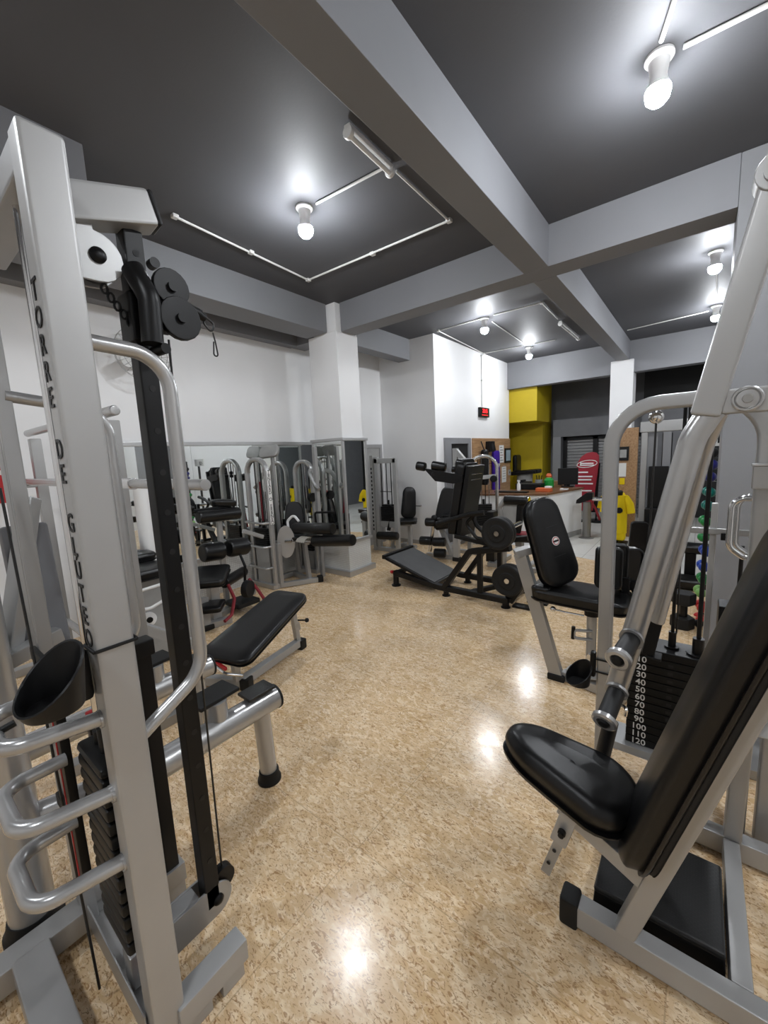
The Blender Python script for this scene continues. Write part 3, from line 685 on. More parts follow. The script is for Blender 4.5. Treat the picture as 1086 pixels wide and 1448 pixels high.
P('weight_stand', 'silver', lambda b: (box2(b, (.108, 2.36, .04), (.135, 2.44, .60), .006), box2(b, (.20, 2.36, .04), (.23, 2.44, .60), .006), box2(b, (.10, 2.335, .585), (.24, 2.465, .60), .004)))
# ---------------------------------------------------------------- adjustable bench
t = Thing('weight_bench', 'flat black padded bench tilted on a silver frame, centre of the floor', 'bench', (-2.4, 1.6, 0), world=True)
a, e = V((-2.325, 1.215, .285)), V((-2.50, 1.945, .475)); u = (e-a).normalized()
P('bench_pad', 'vinyl', lambda b: pad(b, (a+e)/2, u, V((-1, 0, 0))*-1 if False else V((0, 0, 1)).cross(u), (e-a).length, .40, .055, .075, .024, lambda q: 1.04-.20*q))
P('pad_rail', S, lambda b: (bar(b, a+u*.05+V((.10, 0, -.02)), e-u*.08+V((.10, 0, -.02)), .03, .035), bar(b, a+u*.05+V((-.10, 0, -.02)), e-u*.08+V((-.10, 0, -.02)), .03, .035)))
P('spine', S, lambda b: bar(b, (-2.40, 1.38, .06), (-2.53, 1.99, .06), .06, .06))
P('front_foot', S, lambda b: bar(b, (-2.68, 1.25, .05), (-2.40, 1.40, .05), .06, .06))
P('end_cap', 'rubber', lambda b: bar(b, (-2.42, 1.39, .042), (-2.355, 1.425, .042), .07, .084, bev=.010))
P('end_cap', 'rubber', lambda b: bar(b, (-2.52, 1.975, .042), (-2.535, 2.045, .042), .07, .084, bev=.010))
P('rear_post', S, lambda b: bar(b, (-2.535, 1.985, .08), (-2.51, 1.93, .45), .045, .04))
P('rear_post_collar', 'silver', lambda b: bar(b, (-2.535, 1.985, .17), (-2.528, 1.97, .24), .055, .05))
P('pull_knob', 'rubber', lambda b: (cyl(b, (-2.51, 1.98, .26), (-2.45, 2.02, .26), .006), ball(b, (-2.445, 2.023, .26), .018)))
P('front_post', S, lambda b: bar(b, (-2.42, 1.36, .08), (-2.38, 1.33, .29), .05, .045))
P('seat_hinge', 'chrome', lambda b: tube(b, [a+V((-.19, .03, .05)), a+V((-.15, -.045, .035)), a+V((.12, -.05, .0)), a+V((.20, .02, -.02))], .009, .05, 10))
P('seat_board', 'red', lambda b: bar(b, a+V((-.12, -.008, .008)), a+V((.06, -.008, -.010)), .02, .022))
# ---------------------------------------------------------------- round-tube platform machine
t = Thing('foot_rail_machine', 'silver machine of thick round tubes with black foot plates, behind the cable tower', 'exercise machine', (-1.7, .5, 0), world=True)
R = 'tubesilver'
def rail(x, yE, y0, r=.056, z=.40):
    P('round_rail', R, lambda b: cyl(b, (x, y0, z), (x, yE, z), r, seg=28))
    P('end_cap', 'rubber', lambda b: (cyl(b, (x, yE-.004, z), (x, yE+.006, z), r+.003, seg=28), cyl(b, (x, yE+.006, z), (x, yE+.009, z), r*.8, seg=28)))
    lg = P('leg', R, lambda b: cyl(b, (x+.004, yE-.075, .03), (x, yE-.085, z-.02), .04, seg=24))
    P('leg_boot', 'rubber', lambda b: lathe(b, [(0, .056), (.012, .056), (.02, .050), (.055, .047)], (x+.004, yE-.075, 0), (0, 0, 1), 24), lg)
    P('foot_post', R, lambda b: (sweep(b, [V((x-.03, yE-.29, z)), V((x-.03, yE-.29, z+.13))], [(1.25*p, q) for p, q in circ(.05, 24)], (0, 1, 0)),))
    P('foot_plate', 'rubber', lambda b: box(b, (x-.05, yE-.285, z+.138), (.13, .19, .018), .005, Matrix.Rotation(.08, 3, 'Z')))
    P('foot_plate', 'emboss', lambda b: (box(b, (x-.01, yE-.09, z+.073), (.10, .145, .014), .004), box(b, (x-.01, yE-.09, z+.058), (.05, .12, .02), .004)))
rail(-1.595, 1.085, .36); rail(-2.17, 1.065, -.35)
P('main_column', R, lambda b: cyl(b, (-1.70, .14, .05), (-1.70, .14, 1.62), .062, seg=32))
P('column_boot', 'rubber', lambda b: lathe(b, [(0, .082), (.04, .082), (.05, .074), (.09, .066)], (-1.70, .14, 0), (0, 0, 1), 32))
P('back_tube', R, lambda b: (cyl(b, (-1.70, .14, .40), (-2.3, .14, .40), .045), cyl(b, (-1.73, .14, .4), (-1.655, .42, .4), .038)))
P('red_pad_board', 'red', lambda b: box(b, (-1.54, .36, .47), (.02, .05, .56), .006, Matrix.Rotation(-.12, 3, 'Y')))
P('pad_board', 'vinyl', lambda b: box(b, (-1.515, .37, .47), (.04, .08, .54), .008, Matrix.Rotation(-.12, 3, 'Y')))

P('back_board', 'darkgrey', lambda b: box(b, (-1.83, .31, 1.14), (.05, .13, .46), .012, Matrix.Rotation(-.16, 3, 'Y')))
P('board_frame', 'silver', lambda b: (bar(b, (-1.74, .2, .95), (-1.86, .34, 1.46), .05, .05), bar(b, (-1.70, .16, .95), (-1.76, .34, .98), .05, .05)))
# ---------------------------------------------------------------- barbell rack behind the cable tower
t = Thing('barbell_rack', 'silver rack posts with cross tube, behind the lettered cable tower upright', 'rack', (-2.3, .9, 0), world=True)
S = 'silver'
p1 = Yp(157, 600, .82)
for x in (p1.x-.02, -4.05):
    P('post', S, lambda b: box2(b, (x-.035, .79, 0), (x+.035, .86, 1.80), .006))
    P('foot', S, lambda b: box2(b, (x-.04, .40, 0), (x+.04, 1.25, .06), .006))
a, e = Yp(0, 574, .82), Yp(163, 580, .82)
P('cross_tube', 'tubesilver', lambda b: cyl(b, (-4.2, .82, 1.85), (e.x, .82, 1.842), .026, bev=.008))
P('cross_tube', 'tubesilver', lambda b: cyl(b, (-4.05, .82, .35), (p1.x, .82, .35), .025))
P('bar_hook', 'black', lambda b: box2(b, (p1.x-.05, .772, 1.40), (p1.x+.0, .80, 1.52), .006))
zb = Yp(190, 684, .74).z
for x in (-4.05, p1.x-.02): P('bar_shelf', S, lambda b: box2(b, (x-.03, .70, zb-.045), (x+.03, .80, zb-.026), .004))
t = Thing('barbell', 'long barbell lying across the rack behind the cable tower', 'barbell', (-2.4, .74, zb), world=True)
P('shaft', 'tubesilver', lambda b: cyl(b, (-4.2, .74, zb), (Yp(170, 684, .74).x, .74, zb), .025))
P('sleeve', 'chrome', lambda b: cyl(b, (Yp(166, 684, .74).x, .74, zb), (Yp(189, 684, .74).x, .74, zb), .027, bev=.003))
P('sleeve', 'tubesilver', lambda b: cyl(b, (Yp(189, 684, .74).x, .74, zb), (Yp(291, 685, .74).x, .74, zb), .021, bev=.003))
# ---------------------------------------------------------------- abduction machine with grey shroud
t = Thing('abduction_machine', 'grey shrouded machine with wide black saddle seat, half hidden by the black rail', 'exercise machine', (-3.4, 1.3, 0), world=True)
P('shroud', 'stone', lambda b: prism(b, [V((-3.55, 1.02, .05)), V((-3.55, 1.50, .05)), V((-3.55, 1.44, .66)), V((-3.55, 1.15, .72)), V((-3.55, 1.02, .45))], (.30, 0, 0), .02))
P('shroud_boss', 'white', lambda b: (lathe(b, [(0, .055), (.02, .055), (.025, .045), (.025, .02)], (-3.25, 1.16, .40), (1, 0, 0), 24)))
P('boss_bolt', 'black', lambda b: cyl(b, (-3.225, 1.16, .40), (-3.215, 1.16, .40), .022))
P('base', S, lambda b: (box2(b, (-3.6, .95, 0), (-3.15, 1.02, .06), .005), box2(b, (-3.45, 1.02, 0), (-3.38, 1.6, .06), .005)))
P('sloped_bar', 'silver2', lambda b: bar(b, (-3.1, 1.02, .44), (-2.95, 1.42, .14), .05, .07))
P('sloped_bar_foot', 'silver2', lambda b: bar(b, (-2.98, 1.38, .02), (-2.98, 1.38, .16), .05, .05))
P('front_bar', 'white', lambda b: tube(b, [V((-3.26, 1.02, .62)), V((-3.15, 1.10, .66)), V((-3.05, 1.30, .70))], .012, .05, 10))
P('front_bar', 'white', lambda b: tube(b, [V((-3.26, 1.02, .50)), V((-3.12, 1.14, .52)), V((-3.05, 1.36, .62))], .012, .05, 10))
P('seat', 'vinyl', lambda b: pad(b, V((-3.30, 1.16, .72)), (0, 1, 0), (-1, 0, 0), .42, .36, .08, .10, .03))
P('seat', 'vinyl', lambda b: pad(b, V((-3.52, 1.16, .80)), (0, 1, 0), (-1, 0, 0), .40, .24, .07, .08, .03))
P('saddle_horn', 'vinyl', lambda b: pad(b, V((-3.62, 1.17, .88)), (0, 1, 0), (-1, 0, 0), .16, .12, .10, .05, .04))
P('guide_tube', 'white', lambda b: cyl(b, (-3.62, 1.36, .1), (-3.62, 1.36, 1.40), .055, seg=24))
for y in (1.14, 1.22): P('lever', 'black', lambda b: cyl(b, (-3.68, y, .9), (-3.72, y-.02, 1.5), .014))
# ---------------------------------------------------------------- seated leg machine with knee rollers
t = Thing('leg_curl_machine', 'low machine with long black roller, paired knee pads and red straps', 'exercise machine', (-3.8, 2.1, 0), world=True)
P('base', S, lambda b: bar(b, (-3.66, 1.83, .03), (-4.10, 2.62, .03), .07, .06))
P('base_foot', S, lambda b: bar(b, (-3.62, 1.68, .03), (-3.55, 2.0, .03), .07, .06))
P('front_leg', 'silver2', lambda b: bar(b, (-3.60, 1.76, .05), (-3.64, 1.78, .30), .07, .09))
P('boot', 'rubber', lambda b: box(b, (-3.60, 1.755, .025), (.12, .14, .05), .012))
P('roller', 'vinyl', lambda b: cyl(b, (-3.9, 1.95, 1.025), (-3.9, 2.41, 1.01), .065, seg=24, bev=.02))
P('top_pad', 'vinyl', lambda b: pad(b, V((-4.0, 1.86, 1.10)), (.3, 1, -.25), (-1, .2, 0), .20, .14, .06, .04, .02))
P('top_pad', 'vinyl', lambda b: pad(b, V((-3.98, 2.28, 1.10)), (.3, 1, -.12), (-1, .2, 0), .26, .16, .06, .04, .02))
P('roller_post', S, lambda b: (bar(b, (-3.92, 2.18, .05), (-3.92, 2.18, 1.0), .045, .05)))
P('cross_arm', 'black', lambda b: (bar(b, (-3.95, 1.86, 1.09), (-3.95, 2.34, 1.09), .03, .03)))
P('knee_pad', 'vinyl', lambda b: cyl(b, (-3.86, 1.93, .67), (-3.86, 2.16, .655), .095, seg=24, bev=.03))
P('knee_pad', 'vinyl', lambda b: cyl(b, (-3.84, 2.20, .665), (-3.84, 2.43, .65), .095, seg=24, bev=.03))
P('knee_bar', 'black', lambda b: tube(b, [V((-3.80, 2.30, .62)), V((-3.74, 2.32, .46)), V((-3.74, 2.30, .28))], .014, .04))
P('seat', 'vinyl', lambda b: pad(b, V((-3.62, 1.86, .46)), V((.75, -.66, -.16)), V((.66, .75, 0)), .40, .34, .07, .05, .025))
P('seat_post', 'silver2', lambda b: bar(b, (-3.66, 1.90, .05), (-3.66, 1.90, .46), .09, .09))
P('lower_roller', 'vinyl', lambda b: cyl(b, (-3.66, 2.02, .37), (-3.90, 2.40, .36), .055, seg=22, bev=.015))
P('foot_pad', 'vinyl', lambda b: pad(b, V((-3.55, 1.80, .20)), V((.75, -.66, 0)), V((.66, .75, 0)), .26, .24, .05, .03, .015))
P('counter_weight', 'rubber', lambda b: (cyl(b, (-3.62, 2.22, .26), (-3.56, 2.25, .26), .09, seg=24, bev=.01), box(b, (-3.72, 2.24, .10), (.26, .26, .05), .012)))
P('strap', 'darkred', lambda b: tube(b, [V((-3.62, 2.04, .36)), V((-3.56, 2.06, .22)), V((-3.50, 1.98, .09)), V((-3.46, 1.88, .07))], .016, .05, 8))
P('strap', 'darkred', lambda b: tube(b, [V((-3.66, 2.30, .34)), V((-3.57, 2.34, .22)), V((-3.50, 2.36, .12))], .016, .05, 8))
P('strut', 'silver2', lambda b: bar(b, (-3.92, 2.45, .80), (-3.96, 2.72, .68), .04, .045))
# ---------------------------------------------------------------- arch towers
def arch(tt, c, w, d, h, m='tubesilver', r=.032, along=(1, 0, 0), stack=None, nplates=12, hoops=(), rods=4, strip=None, heads=True, bend=.9):
    global t; t = tt
    c, ax = V(c), V(along).normalized(); dp = V((0, 0, 1)).cross(ax)
    P('arch_frame', m, lambda b: rtube(b, [c-ax*w/2, c-ax*w/2+V((0, 0, h)), c+ax*w/2+V((0, 0, h)), c+ax*w/2], .055, .06, w*.5*bend, dp, .02, 10))
    R = Matrix((ax, dp, V((0, 0, 1)))).transposed()
    P('tower_base', m, lambda b: box(b, c+V((0, 0, .03))+dp*.04, (w+.06, .20, .06), .008, R))
    if stack:
        z0, z1 = stack; dz = (z1-z0)/nplates
        for k in range(nplates):
            P('weight_plate', 'plate', lambda b: box(b, c+dp*.03+V((0, 0, z0+dz*(k+.5))), (w*.62, .11, dz*.90), .004, R))
        P('stack_post', 'black', lambda b: cyl(b, c+dp*.03+V((0, 0, z1)), c+dp*.03+V((0, 0, z1+.08)), .02))
        P('stack_stand', m, lambda b: box(b, c+dp*.03+V((0, 0, z0/2)), (w*.66, .10, z0), .006, R))
        for k in range(rods):
            q = c+ax*(w*.5*(-.42+.84*k/(rods-1)))+dp*.03
            P('guide_rod', 'chrome' if k % 2 else 'black', lambda b: cyl(b, q+V((0, 0, z1)), q+V((0, 0, h-.02)), .007, seg=8))
    for z in hoops:
        P('guard_hoop', m, lambda b: tube(b, [c-ax*w/2+V((0, 0, z)), c-ax*(w/2-.02)-dp*.11+V((0, 0, z)), c+ax*(w/2-.02)-dp*.11+V((0, 0, z)), c+ax*w/2+V((0, 0, z))], .014, .04, 8, 4))
    if strip:
        zs0, zs1, s = strip; n = len(s); q = c+ax*(w/2+.0295)
        pl = P('letter_strip', 'label', lambda b: box(b, q+V((0, 0, (zs0+zs1)/2)), (.003, .05, zs1-zs0), 0, R))
        for i, ch in enumerate(s):
            if ch != ' ': P('letter', 'black', lambda b: text(b, ch, .055, q+ax*.002+V((0, 0, zs1-(zs1-zs0)*(i+.5)/n)), dp, (0, 0, 1), .001), pl)
t = Thing('leg_extension_machine', 'silver leg extension machine under a lettered arch tower, left of the mirrored pillar', 'exercise machine', (-4.1, 3.0, 0), world=True)
arch(t, (-4.20, 2.88, 0), .40, .2, 1.575, 'tubesilver', along=(1, 0, 0), stack=(.50, .74), nplates=10, hoops=(.82, .53, .27), strip=(.80, 1.44, 'TBNEARD O ERBNED'))
P('headrest', 'stone', lambda b: pad(b, V((-4.33, 3.20, 1.66)), (1, .1, .06), (0, .35, 1), .34, .16, .05, .06, .02))
P('headrest_post', S, lambda b: bar(b, (-4.33, 3.24, .2), (-4.33, 3.22, 1.66), .04, .04))
P('red_hose', 'darkred', lambda b: tube(b, [V((-4.27, 2.96, 1.3)), V((-4.28, 2.97, 1.0)), V((-4.32, 2.98, .70))], .014, .05, 8))
P('base_beam', S, lambda b: bar(b, (-4.0, 2.90, .035), (-3.74, 3.34, .035), .06, .06))
P('end_cap', 'rubber', lambda b: bar(b, (-3.75, 3.325, .04), (-3.715, 3.385, .04), .07, .08, bev=.008))
P('side_post', S, lambda b: bar(b, (-3.965, 2.93, .02), (-3.965, 2.93, .56), .05, .05))
P('rear_beam', S, lambda b: bar(b, (-4.25, 3.0, .035), (-4.25, 3.55, .035), .06, .06))
P('cross_beam', S, lambda b: bar(b, (-4.25, 3.35, .035), (-3.80, 3.27, .035), .05, .06))
P('leg', S, lambda b: bar(b, (-3.83, 3.26, .06), (-3.85, 3.24, .52), .05, .05))
P('leg', S, lambda b: bar(b, (-4.18, 3.38, .06), (-4.18, 3.36, .52), .05, .05))
P('seat_frame', S, lambda b: bar(b, (-4.25, 3.37, .53), (-3.75, 3.20, .53), .06, .05))
P('seat', 'vinyl', lambda b: pad(b, V((-4.0, 3.30, .555)), (1, -.3, 0), (0, 1, 0), .36, .36, .06, .05, .02))
P('backrest', 'vinyl', lambda b: pad(b, V((-4.15, 3.36, .80)), V((-.10, .12, 1)), V((.5, .8, 0)), .42, .26, .07, .09, .025, lambda q: 1.0-.25*q*q))
P('back_post', S, lambda b: bar(b, (-4.20, 3.42, .5), (-4.24, 3.46, 1.0), .05, .05))
P('cam_disc', S, lambda b: prism(b, [V((-3.95, 3.04, .56))+V((.04*math.sin(a)*0+.11*math.cos(a)*.55, .11*math.cos(a)*.8, .20*math.sin(a))) for a in [2*PI*k/28 for k in range(28)]], (.010, -.008, 0), .002))
P('cam_axle', 'chrome', lambda b: cyl(b, (-3.94, 3.02, .57), (-3.87, 3.06, .575), .018))
P('thigh_roller', 'vinyl', lambda b: cyl(b, (-3.93, 3.16, .71), (-3.32, 3.24, .735), .070, seg=24, bev=.02))
P('roller_arm', 'white', lambda b: tube(b, [V((-3.98, 3.12, .66)), V((-4.0, 3.12, .80)), V((-3.92, 3.16, .88)), V((-3.84, 3.17, .80))], .016, .05, 10))
P('shin_roller', 'vinyl', lambda b: cyl(b, (-3.63, 3.2, .568), (-3.03, 3.26, .625), .068, seg=24, bev=.02))
P('roller_axle', 'chrome', lambda b: cyl(b, (-3.9, 3.17, .555), (-3.60, 3.21, .555), .022))
P('handle', 'black', lambda b: tube(b, [V((-3.80, 3.42, .62)), V((-3.80, 3.40, .88)), V((-3.45, 3.42, .90))], .014, .04, 8))
t = Thing('towel', 'crumpled white towel on the leg extension roller', 'towel', (-3.75, 3.17, .62), world=True)
def towel(b):
    n = 14
    g = [[b.verts.new(V((-3.80+.15*i/n, 3.06+.03*j, .622-.05*((j-3)/3)**2+.005*math.sin(i*1.7+j*2.1)))) for j in range(7)] for i in range(n+1)]
    for i in range(n):
        for j in range(6): b.faces.new((g[i][j], g[i+1][j], g[i+1][j+1], g[i][j+1]))
    bmesh.ops.solidify(b, geom=b.faces[:], thickness=.008)
P('cloth', 'cloth_towel', towel)
t = Thing('arch_machine', 'second silver arch tower by the mirror, between leg extension and pillar', 'exercise machine', (-4.25, 3.45, 0), world=True)
arch(t, (-4.22, 3.62, 0), .34, .2, 1.52, 'tubesilver', stack=(.30, .62), nplates=10, rods=3)
P('lever_arm', S, lambda b: rtube(b, [V((-4.05, 3.60, 1.40)), V((-3.98, 3.52, 1.36)), V((-3.86, 3.50, 1.20)), V((-3.80, 3.50, 1.16))], .045, .06, .05))
P('upright', S, lambda b: bar(b, (-3.86, 3.52, 0), (-3.86, 3.52, 1.70), .05, .05))
P('cam', 'black', lambda b: cyl(b, (-4.02, 3.55, 1.05), (-3.98, 3.55, 1.05), .06))
# ---------------------------------------------------------------- tower with seat right of the pillar
t = Thing('pulley_tower_machine', 'silver weight tower with seat and foot rollers, right of the mirrored pillar', 'exercise machine', (-4.1, 5.2, 0), world=True)
P('front_post', 'stone', lambda b: box2(b, (-4.22, 5.02, 0), (-4.155, 5.10, 1.56), .006))
P('side_plate', 'silver2', lambda b: box2(b, (-4.15, 5.04, 0), (-4.08, 5.10, 1.53), .006))
lp = P('letter_strip', 'silver2', lambda b: box2(b, (-4.205, 5.017, .30), (-4.17, 5.0195, 1.40)))
for k in range(16): P('letter_mark', 'black', lambda b: box2(b, (-4.200, 5.0145, .34+.066*k), (-4.176, 5.0168, .375+.066*k)), lp)
P('top_beam', 'silver2', lambda b: box2(b, (-4.15, 5.04, 1.43), (-3.72, 5.10, 1.51), .006))
P('rear_post', 'silver2', lambda b: box2(b, (-3.78, 5.04, 0), (-3.71, 5.10, 1.50), .006))
P('base', S, lambda b: (box2(b, (-4.22, 5.03, 0), (-3.70, 5.11, .06), .006), box2(b, (-3.99, 5.10, 0), (-3.93, 5.6, .05), .006)))
P('mid_beam', S, lambda b: box2(b, (-4.15, 5.05, .40), (-3.74, 5.10, .50), .006))
for k in range(9): P('weight_plate', 'plate', lambda b: box2(b, (-4.06, 5.055, .50+.026*k), (-3.80, 5.16, .523+.026*k), .004))
P('stack_head', 'black', lambda b: (box2(b, (-4.02, 5.04, .735), (-3.84, 5.15, .77), .006), cyl(b, (-3.93, 5.1, .77), (-3.93, 5.1, .84), .02)))
for x in (-4.03, -3.93, -3.84): P('guide_rod', 'black', lambda b: cyl(b, (x, 5.08, .75), (x, 5.08, 1.43), .008, seg=8))
P('rod_tie', 'black', lambda b: cyl(b, (-4.05, 5.06, .98), (-3.82, 5.06, .98), .006, seg=8))
P('foot_roller', 'vinyl', lambda b: cyl(b, Yp(534, 757, 4.95), Yp(563, 758, 5.02), .065, seg=22, bev=.02))
P('foot_post', S, lambda b: bar(b, Yp(555, 775, 5.1), Yp(556, 758, 5.05), .05, .05))
P('foot_arm', 'black', lambda b: bar(b, V((-3.92, 5.06, .35)), V((-3.86, 5.10, .60)), .05, .06))
c = Yp(578, 711, 5.42)
P('backrest', 'vinyl', lambda b: pad(b, c+V((-.02, .03, 0)), V((.03, .10, 1)), V((-.80, -.60, 0)), .52, .26, .07, .10, .025, lambda q: 1.0-.22*q))
sc = Yp(571, 737, 5.32)
P('seat', 'vinyl', lambda b: pad(b, sc+V((0, 0, -.03)), V((.85, .5, 0)), V((-.5, .85, 0)), .44, .34, .065, .06, .02))
P('seat_post', 'silver2', lambda b: bar(b, V((sc.x+.05, 5.42, 0)), V((sc.x+.05, 5.42, sc.z-.02)), .06, .06))
P('seat_arm', 'silver2', lambda b: bar(b, (-3.96, 5.3, sc.z-.06), (sc.x+.10, 5.40, sc.z-.06), .05, .05))
P('back_post', S, lambda b: bar(b, V((sc.x+.08, 5.46, sc.z-.06)), V((c.x+.02, c.y+.08, c.z+.1)), .03, .03))
P('pull_knob', 'chrome', lambda b: (cyl(b, V((c.x+.10, c.y+.05, c.z-.05)), V((c.x+.20, c.y+.05, c.z-.05)), .008), ball(b, V((c.x+.20, c.y+.05, c.z-.05)), .018)))
P('seat_base', S, lambda b: box2(b, (sc.x-.12, 5.38, 0), (sc.x+.16, 5.46, .05), .006))
# ---------------------------------------------------------------- leg curl with twin rollers
t = Thing('roller_leg_machine', 'silver leg machine with two pairs of black rollers behind the black hack squat', 'exercise machine', (-2.9, 5.0, 0), world=True)
P('leg', 'silver2', lambda b: bar(b, (-2.69, 5.05, .05), (-2.69, 5.05, .62), .085, .07))
P('boot', 'rubber', lambda b: box(b, (-2.69, 5.05, .03), (.105, .09, .06), .01))
P('base', S, lambda b: (box2(b, (-3.22, 5.06, 0), (-2.66, 5.13, .055), .006), box2(b, (-3.05, 5.1, 0), (-2.98, 5.55, .055), .006), box2(b, (-3.1, 5.48, 0), (-2.55, 5.55, .055), .006)))
P('diagonal', 'silver2', lambda b: bar(b, (-2.80, 5.12, .05), (-3.02, 5.08, .60), .08, .06))
P('top_roller', 'vinyl', lambda b: cyl(b, Yp(601.5, 738, 4.86), Yp(616, 738.5, 4.9), .062, seg=22, bev=.02))
P('thigh_roller', 'vinyl', lambda b: cyl(b, Yp(616, 742, 4.95), Yp(641, 738, 5.0), .085, seg=22, bev=.02))
P('knob', 'rubber', lambda b: ball(b, Yp(614, 732.5, 4.9), .045))
P('lower_roller', 'vinyl', lambda b: cyl(b, Yp(594, 764, 4.86), Yp(611, 765, 4.9), .065, seg=22, bev=.02))
P('lower_roller', 'vinyl', lambda b: cyl(b, Yp(612, 766, 4.9), Yp(630, 766.5, 4.94), .065, seg=22, bev=.02))
P('roller_post', 'chrome', lambda b: tube(b, [Yp(613, 736, 4.9), Yp(612, 750, 4.92), Yp(608, 779, 4.95)], .026, .05))
P('motor', 'rubber', lambda b: cyl(b, (-3.02, 4.98, .10), (-2.86, 5.02, .10), .065, bev=.01))
P('seat', 'vinyl', lambda b: pad(b, V((-2.74, 5.22, .60)), (1, .2, 0), (0, 1, 0), .40, .40, .07, .05, .02))
bc = Yp(634, 716, 5.2)
P('backrest', 'darkshell' if 'darkshell' in M else 'foam', lambda b: pad(b, bc, V((.14, .05, 1)), V((.7, .5, 0)), .55, .34, .09, .08, .025, lambda q: 1-.35*q*q))
P('back_post', S, lambda b: bar(b, (-2.66, 5.40, .0), (-2.60, 5.40, 1.0), .06, .06))
P('handle', 'chrome', lambda b: tube(b, [V((bc.x+.03, bc.y-.14, bc.z-.15)), V((bc.x+.09, bc.y-.16, bc.z-.12)), V((bc.x+.14, bc.y-.12, bc.z-.18))], .012, .03))
# ---------------------------------------------------------------- black hack squat
t = Thing('hack_squat_machine', 'matte black hack squat machine with sloping foot board and loaded plates', 'exercise machine', (-2.1, 3.95, 0), world=True)
BK = 'black'
def hq(x, y, Y): return Yp(530+x*.22099, 630+y*.22099, Y)
Yn, Yc, Yf = 3.72, 3.98, 4.24
def pol(name, pts, w, h, m=BK, bend=.03): return P(name, m, lambda b: rtube(b, pts, w, h, bend, (0, 1, 0), .008, 5))
fl0 = hq(130, 812, Yn); mid = V((-2.20, Yn, .085)); en = V((-1.42, Yn, .075))
pol('lower_rail', [fl0, mid, en], .06, .07)
pol('lower_rail', [V((fl0.x, Yf, fl0.z)), V((mid.x, Yf, mid.z)), V((en.x, Yf, en.z))], .06, .07)
for y in (Yn, Yf):
    P('front_leg', BK, lambda b: (cyl(b, (fl0.x+.01, y, .02), (fl0.x+.01, y, fl0.z), .034), lathe(b, [(0, .055), (.012, .055), (.02, .04)], (fl0.x+.01, y, 0), (0, 0, 1))))
    P('rear_leg', BK, lambda b: (cyl(b, (-1.45, y, .0), (-1.45, y, .08), .033), lathe(b, [(0, .046), (.01, .046), (.016, .036)], (-1.45, y, 0), (0, 0, 1))))
    P('mid_leg', BK, lambda b: (cyl(b, (-2.12, y, .0), (-2.12, y, .08), .03), lathe(b, [(0, .045), (.01, .045), (.016, .036)], (-2.12, y, 0), (0, 0, 1))))
    pol('incline_rail', [V((-2.13, y, .10)), V((-1.83, y, .53)), V((-1.40, y, .61))], .055, .085)
    P('strut', BK, lambda b: bar(b, (-1.72, y, .08), (-1.72, y, .54), .05, .05))
P('cross_beam', BK, lambda b: bar(b, (fl0.x+.01, Yn, fl0.z-.01), (fl0.x+.01, Yf, fl0.z-.01), .05, .05))
P('cross_beam', BK, lambda b: bar(b, (-1.85, Yn, .08), (-1.60, Yf, .08), .05, .05))
P('cross_beam', BK, lambda b: bar(b, (-1.42, Yn, .075), (-1.42, Yf, .075), .05, .05))
fp = P('foot_board', BK, lambda b: prism(b, [V((-2.94, Yn-.02, .305)), V((-2.94, Yf+.06, .305)), V((-2.26, Yf+.02, .085)), V((-2.26, Yn-.02, .085))], (.008, 0, .030), .004))
P('foot_board_grip', 'gripgrey', lambda b: prism(b, [V((-2.92, Yn, .332)), V((-2.92, Yf+.04, .332)), V((-2.27, Yf, .122)), V((-2.27, Yn, .122))], (.002, 0, .006)), fp)
P('board_lip', BK, lambda b: bar(b, (-2.955, Yn-.03, .335), (-2.955, Yf+.07, .335), .05, .05), fp)
P('red_pin', 'red', lambda b: lathe(b, [(0, .02), (.03, .02), (.04, .012)], (fl0.x-.03, Yn, fl0.z), (-1, 0, 0), 14))
# sled
for y in (Yn+.08, Yf-.08): pol('sled_rail', [hq(515, 578, y), hq(790, 645, y)], .045, .05)
bt, bb2 = hq(600, 215, Yc), hq(548, 565, Yc)
bd = (bt-bb2).normalized()
P('back_pad', 'vinyl', lambda b: pad(b, bb2+bd*.40+V((.015, 0, 0)), bd, V((0, 1, 0)), .80, .34, .10, .05, .025))
P('back_board', BK, lambda b: bar(b, bb2+V((.06, 0, 0)), bt+bd*.15+V((.06, 0, 0)), .36, .05, (1, 0, 0)))
P('head_pad', 'vinyl', lambda b: pad(b, hq(598, 165, Yc), V((bd.x*.4, 0, 1)), V((0, 1, 0)), .27, .30, .09, .04, .02))
for k in range(2): P('board_slot', 'chrome', lambda b: bar(b, bb2+bd*(.62+.06*k)+V((.088, -.12, 0)), bb2+bd*(.62+.06*k)+V((.088, .12, 0)), .006, .008))
for y in (Yn+.06, Yf-.06):
    q = [hq(310, 145, y), hq(560, 190, y), hq(560, 235, y), hq(500, 245, y), hq(385, 228, y)]
    P('shoulder_arm', BK, lambda b: prism(b, q, (0, .03, 0), .004))
sh = hq(360, 140, Yc)
P('shoulder_cross', BK, lambda b: bar(b, hq(380, 185, Yn+.06), hq(380, 185, Yf-.05), .05, .05))
P('shoulder_pad', 'vinyl', lambda b: cyl(b, hq(268, 128, Yn+.06), hq(325, 138, Yn+.08), .05, bev=.015))
P('shoulder_pad', 'vinyl', lambda b: cyl(b, hq(365, 126, Yn+.10), hq(455, 140, Yn+.14), .05, bev=.015))
P('shoulder_pad', 'vinyl', lambda b: cyl(b, hq(490, 150, Yf-.15), hq(550, 156, Yf-.1), .035, bev=.012))
P('handle_bar', BK, lambda b: tube(b, [hq(395, 502, Yn), hq(520, 466, Yn), hq(600, 440, Yn), hq(700, 428, Yn)], .026, .06, 12))
